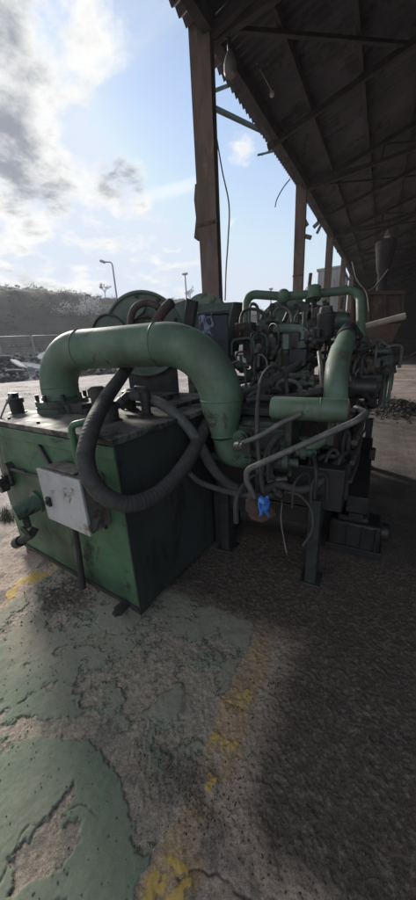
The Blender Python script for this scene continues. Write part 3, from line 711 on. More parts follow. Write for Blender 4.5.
for x, y, mn in ((-.255, 1.86, 'dullgreen'), (-.95, 1.95, 'dark'), (.0, 4.3, 'dark'), (-.95, 4.3, 'dark')):
    part('leg', mn, lambda m: (m.box((x, y, .33), (.075, .12, .66)), m.box((x, y, .012), (.14, .16, .02))), .006)
part('side_beam', 'under_shade', lambda m: (m.box((-.02, 2.95, .50), (.14, 1.6, .13)), m.box((-.02, 2.95, .38), (.10, 1.5, .05))), .008)
part('side_bracket', 'dark', lambda m: (m.box((.05, 3.05, .60), (.05, .10, .10)),), .006)
mo = part('lower_gearbox', 'under_shade', lambda m: (m.box((-.02, 2.37, .18), (.36, .24, .22)), m.box((-.04, 2.36, .31), (.22, .18, .05)), m.cyl((.14, 2.37, .2), (.22, 2.37, .2), .07)), .02)
for bx in (-.16, -.06, .04, .13):
    part('gearbox_rib', 'under_shade', lambda m: m.box((bx, 2.245, .18), (.018, .02, .19)), .003, parent=mo)
part('motor_base', 'under_shade', lambda m: m.box((-.02, 2.38, .04), (.40, .26, .07)), .006)
part('roller', 'under_shade', lambda m: m.cyl((-.85, 2.15, .33), (-.32, 2.15, .33), .16, n=30))
# top clutter : blocks, plates, valve bodies
def blk(px, py, k, size, mname='dark', bev=.006, rz=0.0, name='valve_block'):
    p = Vector(P_(px, py, k)); X_ = Vector((math.cos(rz), math.sin(rz), 0)); part(name, mname, lambda m: m.box(p, size, (X_, Vector((-X_.y, X_.x, 0)), EZ)), bev)
def P_(px, py, k):
    return Vector((0, 0, 1.6)) + (fw + rt * ((px - 208) / 300) - up * ((py - 450) / 300)) * k
part('valve_block', 'dark', lambda m: (m.box((-1.004, 3.169, 1.728), (.58, .24, .17)), m.box((-1.029, 3.055, 1.625), (.34, .2, .13))), .01)
part('valve_block', 'dark', lambda m: m.box((-1.165, 2.971, 1.763), (.16, .16, .15)), .008)
part('valve_block', 'dark', lambda m: (m.box((-0.546, 3.288, 1.843), (.11, .14, .16)), m.cyl((-0.556, 3.317, 1.934), (-0.538, 3.265, 1.769), .035)), .008)
part('valve_block', 'dark', lambda m: (m.box((-0.527, 2.981, 1.641), (.13, .15, .17)), m.cyl((-0.573, 2.859, 1.643), (-0.426, 2.935, 1.626), .03), m.cyl((-0.521, 2.918, 1.722), (-0.503, 2.869, 1.565), .026)), .008)
part('valve_block', 'dark', lambda m: m.box((-0.708, 3.470, 1.925), (.10, .12, .14)), .006)
part('valve_block', 'navy', lambda m: m.box((-0.615, 2.882, 1.510), (.15, .2, .12)), .01)
part('column_block', 'dark', lambda m: m.box((-0.720, 3.017, 1.545), (.16, .16, .34)), .01)
part('pump_head', 'dark', lambda m: m.lathe((-1.027, 3.049, 1.606), (0, 0, -.35), [(0, .16), (.3, .15), (1, .05)], 20))
part('motor_can', 'dark', lambda m: m.lathe((-0.442, 3.093, 1.653), (.0, -.05, .26), [(0, .075), (.8, .075), (.82, .06), (1, .05)], 20))
part('green_motor', 'green', lambda m: m.lathe((-0.561, 3.636, 1.825), (.26, .05, 0), [(0, .09), (.85, .09), (.86, .075), (1, .07)], 20))
part('plate', 'palegreen', lambda m: m.box((-0.712, 2.754, 1.635), (.05, .02, .12)), .004)
part('gearbox', 'dark', lambda m: (m.box((-0.039, 3.396, 1.375), (.34, .34, .22)), m.box((-0.093, 2.954, 1.247), (.30, .28, .20))), .02)
part('gearbox', 'dark', lambda m: (m.box((-0.020, 3.693, 1.495), (.22, .2, .12)), m.lathe((0.068, 3.592, 1.417), (.1, .05, 0), [(0, .08), (1, .06)], 16)), .01)
part('pump', 'dark', lambda m: m.lathe((-0.359, 2.519, 1.290), (.36, .06, -.02), [(0, .05), (.05, .085), (.5, .085), (.52, .10), (.6, .10), (.62, .07), (1, .07)], 22))
part('deck_plate', 'dark', lambda m: m.box((-0.498, 2.400, 1.180), (.80, .9, .05)), .006)
part('deck_plate', 'dark', lambda m: m.box((-0.854, 2.708, 1.246), (.5, .6, .05)), .006)
for i, (px, py, k, L_, mn) in enumerate([(262, 378, 2.6, .5, 'dark'), (285, 370, 2.7, .55, 'tube'), (250, 372, 2.9, .45, 'dark'), (300, 376, 2.5, .35, 'tube'), (276, 392, 2.3, .4, 'dark'), (236, 380, 2.9, .4, 'green')]):
    p = Vector(P_(px, py, k)); dv = Vector((math.cos(.5 + i), math.sin(.5 + i), .12)).normalized() * L_ / 2
    part('shaft', mn, lambda m: (m.cyl(p - dv, p + dv, .022), m.cyl(p - dv * .4, p - dv * .1, .04), m.cyl(p + dv * .6, p + dv * .75, .036, n=6)))
rr = random.Random(5)
zones = [(246, 330, 346, 398, 2.35, 3.0, 34), (348, 392, 342, 408, 2.35, 2.9, 34), (255, 362, 428, 498, 1.95, 2.3, 30), (300, 345, 300, 345, 2.8, 3.2, 14), (210, 250, 345, 395, 2.6, 3.1, 12)]
for x0, x1, y0, y1, k0, k1, n in zones:
    for i in range(n):
        py = rr.uniform(y0, y1); px = rr.uniform(x0, x1); k = k1 + (k0 - k1) * (py - y0) / (y1 - y0) + rr.uniform(-.1, .1)
        p = Vector(P_(px, py, k)); sz = rr.uniform(.025, .075); typ = rr.random()
        mn = rr.choice(('dark', 'dark', 'dark', 'green', 'rubber', 'tube', 'rust'))
        ax_ = Vector((rr.uniform(-1, 1), rr.uniform(-1, 1), rr.uniform(-.3, 1))).normalized()
        if typ < .35:
            a = rr.uniform(0, 1.5); X_ = Vector((math.cos(a), math.sin(a), 0))
            part('fitting', mn, lambda m: m.box(p, (sz * rr.uniform(1, 2.2), sz * 1.3, sz), (X_, Vector((-X_.y, X_.x, 0)), EZ)), .003)
        elif typ < .75:
            part('fitting', mn, lambda m: m.lathe(p, ax_ * sz * 2.6, [(0, sz * .4), (.3, sz * .4), (.31, sz * .62), (.55, sz * .62), (.56, sz * .35), (1, sz * .35)], 10))
        else:
            q = p + Vector((rr.uniform(-.3, .3), rr.uniform(-.25, .25), rr.uniform(-.12, .12)))
            part('pipe_run', mn if mn != 'rust' else 'tube', lambda m: m.tube(fillet([p, p + Vector((0, 0, .1)), Vector((q.x, q.y, p.z + .1)), q], .05, 5), rr.uniform(.009, .018), 8))

# tangle of smaller hoses over the deck
for i in range(60):
    x0, x1, y0, y1, k0, k1 = ((244, 340, 342, 396, 2.3, 3.0), (250, 350, 430, 492, 1.9, 2.15), (345, 388, 345, 395, 2.4, 2.9), (244, 330, 312, 345, 2.8, 3.1))[i % 4]
    py = rr.uniform(y0, y1); px = rr.uniform(x0, x1); k = k1 + (k0 - k1) * (py - y0) / (y1 - y0)
    p = P_(px, py, k); wid = .09 if i % 4 == 2 else .22; dx, dy = rr.uniform(-wid, wid), rr.uniform(-.3, .3); lift = rr.uniform(.04, .13)
    part('hose', rr.choice(('rubber', 'rubber', 'dark', 'dark', 'rubber') if i % 4 == 1 else ('rubber', 'rubber', 'dark', 'tube', 'greyhose', 'green', 'palegreen')), lambda m: m.tube(smooth_path([p - Vector((0, 0, .1)), p + Vector((dx * .1, dy * .1, lift * .6)), p + Vector((dx * .5, dy * .5, lift)), p + Vector((dx * .95, dy * .95, lift * .5)), p + Vector((dx, dy, -.1))]), rr.choice((.007, .009, .012, .016)), 8))
for px, py, k, mn in ((266, 321, 2.88, 'green'), (330, 350, 2.5, 'green'), (258, 384, 2.45, 'palegreen'), (298, 384, 2.4, 'green'), (236, 366, 2.8, 'green'), (372, 352, 2.7, 'green'), (278, 462, 1.88, 'green'), (296, 452, 1.9, 'green')):
    p = P_(px, py, k); part('small_valve', mn, lambda m: (m.lathe(p, (.12, .02, 0), [(0, .03), (.2, .03), (.21, .045), (.5, .045), (.51, .028), (1, .028)], 14), m.cyl(p + Vector((.05, 0, .03)), p + Vector((.05, 0, .09)), .012), m.cyl(p + Vector((.05, 0, .09)), p + Vector((.05, 0, .1)), .035, n=14)))
# ports and bolts on the valve blocks, clips and pipes along the bed side
for px, py, k, n in ((255, 333, 2.9, 4), (272, 333, 2.9, 4), (246, 332, 2.86, 2), (318, 318, 2.78, 3), (313, 340, 2.6, 4), (292, 350, 2.75, 3), (262, 346, 2.88, 3), (362, 383, 2.45, 4), (372, 364, 2.72, 4)):
    for i in range(n):
        p = P_(px + rr.uniform(-6, 6), py + rr.uniform(-6, 6), k); rad = rr.uniform(.012, .03)
        part('port', rr.choice(('dark', 'tube', 'dark', 'rust')), lambda m: m.lathe(p, (.02, -.07, 0), [(0, rad), (.5, rad), (.51, rad * .65), (1, rad * .65)], rr.choice((6, 12))))
for i in range(7):
    y = 2.05 + i * .3
    part('bed_rib', 'dark', lambda m: m.box((-.095, y, .72), (.03, .05, .26)), .004)
for z_, r_ in ((.93, .016), (.80, .012), (1.06, .020)):
    part('pipe_run', 'rubber', lambda m: m.tube(smooth_path([(-.07, 1.95, z_ - .04), (-.05, 2.3, z_), (-.06, 2.8, z_ + .02), (-.03, 3.4, z_ - .03), (-.05, 4.1, z_)]), r_, 8))
# ------------------------------------------------------------------ flywheel guards behind the tank
fc = Vector((-2.181, 2.653, 1.791))
fgd = thing('flywheel_guard', 'big round pale green guard disc standing behind the arching pipe', 'machine guard', (fc.x, fc.y, 0))
ND = Vector((.42, -.90, 0)).normalized(); SX = Vector((-ND.y, ND.x, 0))
def disc(m, c, r, th_, n=48): m.cyl(c, c - ND * th_, r, n=n)
part('guard_disc', 'palegreen', lambda m: disc(m, fc, .41, .05, 64), .006, fgd)
part('guard_rim', 'palegreen', lambda m: m.ring(fc + ND * .01, ND, .405, .018, 60, 8), 0, fgd)
part('belt_opening', 'green', lambda m: disc(m, fc + ND * .006 + SX * .03 - EZ * .05, .22, .01, 40), 0, fgd)
part('opening_rim', 'redhose', lambda m: m.ring(fc + ND * .02 + SX * .03 - EZ * .05, ND, .225, .016, 48, 8, 20, 200), 0, fgd)
for a in (95, 20, 150, 60):
    part('guard_bolt', 'dark', lambda m: m.cyl(fc + (SX * math.cos(R(a)) + EZ * math.sin(R(a))) * .37, fc + (SX * math.cos(R(a)) + EZ * math.sin(R(a))) * .37 + ND * .03, .018, n=6), 0, fgd)
part('guard_stand', 'dark', lambda m: m.box((fc.x, fc.y + .08, fc.z / 2 - .1), (.55, .06, fc.z - .25), (SX, ND, EZ)), .008, fgd)
part('belt_cover', 'palegreen', lambda m: m.prism([(-2.335, 2.510, 1.961), (-2.169, 2.643, 2.066), (-2.095, 2.705, 2.119), (-2.145, 2.634, 2.007), (-2.281, 2.507, 1.872)], ND * -.03), .003, fgd)
sc_ = Vector((-2.339, 2.332, 1.815))
part('small_guard', 'palegreen', lambda m: disc(m, sc_, .165, .06, 40), .006, fgd)
part('small_guard_rim', 'dark', lambda m: m.ring(sc_ + ND * .012, ND, .166, .011, 40, 8), 0, fgd)
hose('curved_hose', [(-2.046, 2.304, 1.785), (-2.062, 2.349, 1.927), (-2.032, 2.402, 2.022), (-1.945, 2.461, 2.052), (-1.860, 2.497, 2.020), (-1.835, 2.546, 1.953)], .032, 'redhose', 'red-brown hose arched in front of the round guard disc')
hose('thick_hose', [(-1.871, 2.331, 1.756), (-1.820, 2.404, 1.874), (-1.767, 2.472, 1.974), (-1.748, 2.567, 2.040)], .046, 'redhose', 'thick red-brown hose leaning across the right of the round guard disc', ends=False)
gh = thing('guard_housing', 'pale green angular sheet guards with dark edges right of the round disc', 'machine guard', (-1.701, 3.114, 1.817))
part('guard_sheet', 'palegreen', lambda m: m.prism([(-2.118, 3.046, 2.096), (-1.968, 3.217, 2.167), (-1.935, 3.223, 2.133), (-1.897, 2.984, 1.767), (-2.071, 2.891, 1.777)], (.0, .05, 0)), .004, gh)
part('guard_edge', 'dark', lambda m: m.prism([(-1.921, 3.121, 2.162), (-1.821, 3.163, 2.125), (-1.779, 2.911, 1.718), (-1.854, 2.871, 1.722)], (.0, .06, 0)), .004, gh)
part('guard_sheet', 'palegreen', lambda m: m.prism([(-1.865, 3.190, 2.102), (-1.476, 3.470, 2.106), (-1.432, 3.199, 1.645), (-1.828, 2.986, 1.669)], (.0, .05, 0)), .004, gh)
part('guard_edge', 'dark', lambda m: m.prism([(-1.462, 3.352, 2.093), (-1.423, 3.373, 2.090), (-1.390, 3.075, 1.574), (-1.446, 3.045, 1.577)], (.05, .12, 0)), .004, gh)
part('rear_disc', 'green', lambda m: m.cyl((-2.044, 3.699, 1.956), Vector((-2.044, 3.699, 1.956)) + Vector((0, .1, 0)), .34, n=48), .006, gh)
part('guard_stand', 'green', lambda m: m.box(Vector((-1.660, 3.137, 1.658)) - EZ * .7, (.5, .25, 1.4)), .01, gh)
eb = Vector((-1.327, 2.610, 1.689))
em = thing('electric_motor', 'dark navy box motor standing behind the bend of the big pipe', 'motor', (eb.x, eb.y, eb.z - .3))
part('casing', 'navy', lambda m: m.box(eb, (.25, .28, .40), (SX, ND, EZ)), .012, em)
part('casing_lid', 'navy', lambda m: m.box(eb + EZ * .212, (.27, .30, .025), (SX, ND, EZ)), .006, em)
part('motor_stand', 'dark', lambda m: m.box((eb.x, eb.y, (eb.z - .2) / 2), (.18, .18, eb.z - .2), (SX, ND, EZ)), .01, em)
# cloth thrown over the motor's corner
def cloth(name, mname, c, w_, h_, ux, uy, un, amp, seed, label, cat):
    rn = random.Random(seed); m = MB(); n = 15; vs = []; f1, f2, p1, p2 = rn.uniform(7, 11), rn.uniform(8, 13), rn.uniform(0, 6), rn.uniform(0, 6)
    for j in range(n):
        for i in range(n):
            u, v = i / (n - 1) - .5, j / (n - 1) - .5
            e = 1 + .16 * math.sin(9 * v + p1) + .12 * math.sin(17 * u + p2)
            hgt = amp * (math.sin(f1 * u + 4 * v + p1) + .8 * math.sin(f2 * v - 5 * u + p2) + .5 * math.sin(23 * u + 11 * v) + rn.uniform(-.35, .35))
            vs.append(Vector(c) + ux * (u * w_ * e) + uy * (v * h_ * (1 + .14 * math.sin(8 * u + p2))) + un * hgt)
    m.add(vs, [(j * n + i, j * n + i + 1, (j + 1) * n + i + 1, (j + 1) * n + i) for j in range(n - 1) for i in range(n - 1)])
    o = m.build(name, mname); k = o.modifiers.new('thickness', 'SOLIDIFY'); k.thickness = .004
    return tag(o, label, cat)
cloth('cloth', 'cloth', Vector((-1.319, 2.455, 1.809)), .11, .16, SX, EZ, ND, .012, 3, 'crumpled pale blue-grey cloth draped on the navy motor', 'cloth')

# ------------------------------------------------------------------ pipe frame across the machine
pf = thing('pipe_frame', 'thin green pipe frame bridging the machine with two ball joints', 'pipe', (-0.741, 3.451, 1.605))
part('frame_pipe', 'pipe', lambda m: m.tube(fillet([(-1.245, 3.146, 1.705), (-1.295, 3.347, 2.151), (-0.955, 3.521, 2.105), (-0.676, 3.680, 2.113), (-0.241, 3.933, 2.137), (-0.160, 3.580, 1.562)], [.10, .3, .3, .12], 8), .044, 18), 0, pf)
for p, r_ in (((-0.955, 3.521, 2.105), .075), ((-0.676, 3.680, 2.113), .068)):
    part('ball_joint', 'pipe', lambda m: m.ball(p, r_, 20), 0, pf)
part('joint_flange', 'pipe', lambda m: m.cyl(Vector((-0.683, 3.699, 2.174)), Vector((-0.670, 3.661, 2.053)), .08), 0, pf)
part('valve_stem', 'dark', lambda m: (m.cyl((-0.670, 3.661, 2.053), (-0.616, 3.483, 1.822), .035), ), 0, pf)
part('drop_pipe', 'dark', lambda m: m.tube([(-0.948, 3.500, 2.039), (-0.905, 3.551, 1.951), (-0.917, 3.444, 1.847)], .022, 10), 0, pf)
rw = thing('rear_guard', 'round pale green wheel cover behind the thin pipe frame', 'machine guard', (-1.121, 4.089, 1.619))
rc = Vector((-1.109, 4.174, 1.827))
part('cover_disc', 'palegreen', lambda m: disc(m, rc, .335, .06, 56), .006, rw)
part('cover_bar', 'green', lambda m: m.beam(rc - SX * .30 + EZ * .14 + ND * .03, rc - SX * .02 + EZ * .28 + ND * .03, .02, .05, up=tuple(ND)), .004, rw)
part('cover_bar', 'green', lambda m: m.beam(rc + SX * .0 + EZ * .30 + ND * .03, rc + SX * .28 - EZ * .02 + ND * .03, .02, .04, up=tuple(ND)), .004, rw)
part('cover_stand', 'green', lambda m: m.box((rc.x, rc.y + .05, (rc.z - .2) / 2), (.4, .1, rc.z - .2)), .006, rw)
for px, py in ((272, 306), (296, 306)):
    part('cover_lug', 'dark', lambda m: m.cyl(Vector(P_(px, py, 3.78)), Vector(P_(px, py, 3.86)), .035, n=10), 0, rw)
rh = thing('rear_housing', 'dark green sloping housing right of the round wheel cover', 'machine guard', (-0.875, 4.535, 1.795))
part('housing_sheet', 'green', lambda m: m.prism([(-1.036, 4.469, 2.178), (-0.723, 4.609, 2.084), (-0.666, 4.380, 1.714), (-1.008, 4.196, 1.735)], (.05, .2, 0)), .006, rh)
part('housing_stand', 'green', lambda m: m.box(Vector((-0.868, 4.514, 1.730)) - EZ * .75, (.2, .15, 1.5)), .006, rh)
lg = thing('branch_pipe', 'short light green pipe elbow with a flange below the frame', 'pipe', (-0.600, 2.969, 1.559))
part('elbow', 'palegreen', lambda m: m.tube(fillet([(-0.893, 3.002, 1.762), (-0.616, 3.029, 1.741), (-0.589, 2.915, 1.560)], .06), .040, 16), 0, lg)
part('elbow_flange', 'green', lambda m: m.cyl((-0.596, 2.934, 1.619), (-0.589, 2.915, 1.560), .065), 0, lg)
part('lower_pipe', 'green', lambda m: m.cyl((-0.593, 2.937, 1.559), (-0.581, 2.857, 1.459), .042), 0, lg)

# ------------------------------------------------------------------ big leaning elbow and the horizontal cylinder
el = thing('exhaust_elbow', 'stout pale green leaning pipe elbow rising behind the horizontal cylinder', 'pipe', (-0.217, 2.267, 1.211))
part('elbow_pipe', 'pipe', lambda m: m.tube(smooth_path([(-0.228, 2.256, 1.199), (-0.241, 2.332, 1.355), (-0.252, 2.467, 1.470), (-0.249, 2.649, 1.564), (-0.243, 2.837, 1.638)], 8), [.083] * 8 + [.083] * 8 + [.08] * 8 + [.072] * 8 + [.066], 28), 0, el)
part('elbow_seam', 'pipe', lambda m: m.ring((-0.225, 2.328, 1.321), EZ, .084, .005, 30, 6), 0, el)
part('end_flange', 'dark', lambda m: m.cyl((-0.242, 2.825, 1.638), (-0.246, 3.011, 1.688), .078), 0, el)
part('flange_neck', 'dark', lambda m: m.tube(fillet([(-0.246, 3.011, 1.688), (-0.249, 3.227, 1.719), (-0.201, 3.526, 1.641)], .08), .06, 14), 0, el)
cy = thing('accumulator', 'horizontal green cylinder with a domed end in front of the leaning elbow', 'cylinder', (-0.291, 1.688, 1.196))
ca_, cb2 = Vector((-0.512, 1.666, 1.272)), Vector((-0.103, 1.721, 1.259))
part('shell', 'pipe', lambda m: m.lathe(ca_, cb2 - ca_, [(0, .035), (.015, .055), (.05, .064), (.97, .064), (.985, .060), (1, .050)], 32), 0, cy)
part('end_ring', 'rust', lambda m: m.ring(cb2 - (cb2 - ca_) * .022, cb2 - ca_, .0625, .003, 32, 6), 0, cy)
part('band', 'pipe', lambda m: m.ring(ca_ * .35 + cb2 * .65, cb2 - ca_, .0645, .004, 32, 6), 0, cy)
part('end_plug', 'dark', lambda m: m.cyl(cb2, cb2 + (cb2 - ca_).normalized() * .03, .022, n=6), 0, cy)
for t_ in (.25, .8):
    p = ca_ * (1 - t_) + cb2 * t_; part('saddle', 'dark', lambda m: m.box(p - EZ * .12 + Vector((0, .03, 0)), (.04, .05, .16)), .004, cy)

# ------------------------------------------------------------------ hand rails and thin hoses over the machine front
m = MB(); m.tube(fillet([(-0.497, 1.383, 0.822), (-0.543, 1.372, 0.925), (-0.547, 1.371, 0.993), (-0.468, 1.395, 1.035), (-0.055, 1.584, 1.242), (-0.022, 1.672, 1.263), (-0.074, 1.788, 1.264)], [.05, .05, .06, .05, .04], 8), .0165, 14)
tag(m.build('grey_tube', 'tube'), 'long bent grey steel tube slanting up under the horizontal cylinder', 'tube')
m = MB(); m.tube(fillet([(-0.660, 1.507, 1.073), (-0.517, 1.541, 1.142), (-0.412, 1.578, 1.213), (-0.327, 1.617, 1.253)], .2, 8), .015, 14); m.lathe((-0.660, 1.507, 1.073), (.05, -.015, .01), [(0, .026), (.6, .026), (.62, .02), (1, .02)], 14)
tag(m.build('short_tube', 'tube'), 'short grey tube crossing the near end of the horizontal cylinder', 'tube')
m = MB(); m.tube(fillet([(-0.366, 1.854, 0.978), (-0.268, 1.874, 1.015), (-0.203, 1.914, 1.087), (-0.162, 1.962, 1.154)], .1, 8), .03, 14)
tag(m.build('elbow_tube', 'pipe'), 'pale pipe elbow curving below the horizontal cylinder', 'pipe')
hose('black_hose', [(-0.495, 1.516, 0.757), (-0.536, 1.545, 0.990), (-0.570, 1.609, 1.208), (-0.603, 1.755, 1.388), (-0.607, 1.902, 1.464), (-0.589, 2.037, 1.473), (-0.556, 2.150, 1.403), (-0.535, 2.166, 1.255)], .013, 'rubber', 'thin black hose in a tall loop left of the horizontal cylinder', group=None)
hose('black_hose', [(-1.096, 1.624, 0.816), (-0.978, 1.606, 0.752), (-0.799, 1.579, 0.736), (-0.640, 1.502, 0.774), (-0.503, 1.467, 0.798)], .019, 'greyhose', 'dark hose sagging from the big pipe outlet to the blue rag')
hose('black_hose', [(-1.183, 2.886, 1.726), (-1.221, 2.986, 1.887), (-1.206, 3.085, 1.965), (-1.101, 3.142, 1.959), (-1.022, 3.155, 1.879), (-0.974, 3.138, 1.763)], .016, 'rubber', 'small black hose arch left of the ball joint on the pipe frame')
hose('black_hose', [(-0.924, 3.105, 1.758), (-0.939, 3.149, 1.898), (-0.912, 3.188, 1.961), (-0.851, 3.221, 1.957), (-0.791, 3.225, 1.880), (-0.754, 3.178, 1.701)], .015, 'tube', 'small grey hose arch under the pipe frame')
hose('black_hose', [(-0.922, 3.034, 1.729), (-0.920, 2.937, 1.629), (-0.971, 2.882, 1.560), (-1.002, 2.831, 1.473)], .010, 'rubber', 'thin lead dropping left below the dark valve block')
hose('black_hose', [(-0.787, 3.039, 1.701), (-0.788, 2.944, 1.613), (-0.811, 2.899, 1.526), (-0.776, 2.815, 1.414)], .010, 'rubber', 'thin lead dropping right below the dark valve block')
hose('black_hose', [(-0.898, 2.071, 1.224), (-0.811, 2.265, 1.288), (-0.684, 2.547, 1.367), (-0.575, 2.825, 1.460), (-0.519, 3.012, 1.554)], .042, 'rubber', 'thick black hose running diagonally up the machine deck')
hose('black_hose', [(-0.910, 1.982, 1.165), (-0.805, 2.116, 1.204), (-0.699, 2.320, 1.266), (-0.580, 2.597, 1.345), (-0.483, 2.934, 1.451)], .030, 'rubber', 'second black hose lying below the thick diagonal one')
hose('black_hose', [(-0.730, 1.882, 1.274), (-0.649, 1.931, 1.282), (-0.545, 2.044, 1.266), (-0.390, 2.197, 1.281), (-0.300, 2.310, 1.288)], .022, 'rubber', 'black hose lying flat behind the horizontal cylinder')
m = MB(); m.tube([(-0.327, 2.300, 1.303), (-0.357, 2.395, 1.435), (-0.399, 2.533, 1.545)], .017, 10)
tag(m.build('upright_tube', 'tube'), 'plain grey upright tube left of the leaning elbow', 'tube')
for i, (px, w__) in enumerate(((366, 8), (380, 9), (384, 7))):
    labs = ('left of the three pale hose loops right of the leaning elbow', 'middle of the three pale hose loops right of the leaning elbow', 'right of the three pale hose loops, lowest over the gearbox')
    hose('hose_loop', [P_(px - w__, 362, 2.8), P_(px - w__ * .9, 347, 2.8), P_(px - w__ * .2, 338 + 3 * i, 2.85), P_(px + w__ * .7, 343 + 3 * i, 2.85), P_(px + w__, 358 + 2 * i, 2.85)], .015, 'tube', labs[i], group='hose loops by the leaning elbow')
hose('black_hose', [(-0.200, 2.999, 1.523), (-0.098, 3.123, 1.540), (0.034, 3.383, 1.554), (0.121, 3.516, 1.457), (0.155, 3.479, 1.309)], .016, 'rubber', 'black hose bent over the right end of the machine')
m = MB(); m.tube([(0.008, 3.379, 1.263), (0.399, 4.516, 1.452), (0.601, 5.030, 1.552)], .008, 6)
tag(m.build('stay_wire', 'dark'), 'taut dark wire running off to the right from the machine end', 'wire')
hose('black_hose', [(-0.410, 1.682, 0.748), (-0.322, 1.669, 0.744), (-0.248, 1.628, 0.687), (-0.231, 1.596, 0.576), (-0.268, 1.545, 0.496)], .008, 'rubber', 'thin black lead hanging beside the green machine leg')
hose('black_hose', [(-0.396, 1.539, 0.766), (-0.385, 1.484, 0.668), (-0.358, 1.458, 0.560), (-0.330, 1.424, 0.492)], .004, 'tube', 'fine pale wire dangling below the blue rag', 'wire')
hose('black_hose', [(-0.631, 1.642, 0.653), (-0.499, 1.752, 0.749), (-0.344, 1.773, 0.732), (-0.234, 1.907, 0.764), (-0.149, 2.052, 0.862)], .026, 'rubber', 'black hose low across the machine front')
hose('black_hose', [(-0.554, 1.652, 0.885), (-0.534, 1.707, 1.000), (-0.499, 1.752, 1.067), (-0.427, 1.804, 1.098)], .018, 'rubber', 'short black hose under the slanting grey tube')
# blue rag on a hanging flange
fl = thing('hanging_flange', 'round worn metal flange hanging under the machine beside the blue rag', 'flange', (-0.500, 1.361, 0.771))
f0 = Vector((-0.507, 1.365, 0.792))
part('flange_plate', 'rust', lambda m: m.prism([(-0.549, 1.356, 0.830), (-0.508, 1.383, 0.838), (-0.433, 1.394, 0.757), (-0.415, 1.392, 0.725), (-0.455, 1.361, 0.702), (-0.509, 1.338, 0.721), (-0.538, 1.339, 0.768)], (.02, .04, 0)), .005, fl)
part('flange_face', 'hopper', lambda m: m.lathe(f0, ND * .03, [(0, .042), (.7, .042), (.75, .03), (1, .028)], 24), 0, fl)
part('flange_hanger', 'dark', lambda m: m.cyl(f0 - ND * .02, Vector((-0.562, 1.678, 0.805)), .02), 0, fl)
cloth('rag', 'blue', Vector((-0.438, 1.342, 0.819)), .052, .105, rt, EZ, ND, .0085, 8, 'crumpled bright blue rag tied under the machine front', 'rag')

# ------------------------------------------------------------------ hopper, funnel and pole inside the shed
hp = thing('brown_hopper', 'rusty brown ribbed hopper with a sloping chute in the dark shed', 'hopper', (-.16, 8.2, 0))
h4 = [Vector((-0.663, 8.000, 2.636)), Vector((0.340, 8.000, 2.511)), Vector((0.394, 8.000, 1.955)), Vector((-0.584, 8.000, 1.976))]
part('bin', 'hopper', lambda m: m.prism(h4, (0, 1.1, 0)), .01, hp)
for t_ in (.02, .34, .66, .98):
    a_ = h4[0].lerp(h4[1], t_); b2_ = h4[3].lerp(h4[2], t_); part('rib', 'hopper', lambda m: m.beam(a_ - Vector((0, .03, 0)), b2_ - Vector((0, .03, 0)), .05, .05, up=(0, 1, 0)), .004, hp)
part('rim', 'hopper', lambda m: m.beam(h4[0] - Vector((.02, .035, .0)), h4[1] + Vector((.02, -.035, 0)), .07, .07), .005, hp)
part('chute', 'hopper', lambda m: m.prism([(-0.576, 7.900, 1.961), (0.373, 7.900, 1.932), (0.183, 7.900, 1.406), (-0.464, 7.900, 1.393)], (0, .9, 0)), .01, hp)
for x in (-.62, .22):
    for y in (8.15, 9.0):
        part('leg', 'steelwork', lambda m: m.box((x, y, 1.1), (.09, .09, 2.2)), .004, hp)
fn = Vector((-0.106, 9.500, 3.428))
fu = thing('funnel', 'brown funnel on a stub pipe standing behind the hopper', 'funnel', (fn.x, fn.y, 0))
part('cone', 'steelwork', lambda m: m.lathe(fn - EZ * .32, EZ * .75, [(0, .09), (.2, .15), (.9, .23), (1, .23)], 24), 0, fu)
part('stub_pipe', 'wall', lambda m: m.cyl(fn - EZ * .95, fn - EZ * .3, .11), 0, fu)
part('stand', 'steelwork', lambda m: m.cyl((fn.x, fn.y, 0), fn - EZ * .9, .09), 0, fu)
m = MB(); m.cyl((-0.573, 5.292, 1.751), (0.284, 5.474, 1.921), .033, .045); tag(m.build('bare_pole', 'pole'), 'pale bare pole lying aslant before the brown hopper', 'pole')
m = MB(); m.tube([(-0.541, 7.877, 2.470), (-0.208, 8.156, 2.715), (0.001, 8.788, 3.116)], .02, 6); tag(m.build('pale_cord', 'tube'), 'pale cord slung up to the funnel', 'cord')
m = MB(); m.tube(smooth_path([(-0.682, 7.835, 3.204), (-0.541, 7.647, 2.820), (-0.346, 7.537, 2.560), (-0.246, 7.322, 2.162)]), .014, 6); tag(m.build('pale_cord', 'tube'), 'pale cord hanging down the hopper front', 'cord')
th = thing('angle_post', 'thin pale rusted post standing left of the brown hopper', 'post', (-5.457, 64.058, 0.000))
a_ = Vector((-0.729, 7.500, 2.733)); part('post_bar', 'column', lambda m: m.beam((a_.x - .1, a_.y, 0), a_, .07, .07), .004, th)
part('post_foot', 'rust', lambda m: m.box((a_.x - .1, a_.y, .012), (.2, .2, .02)), 0, th)

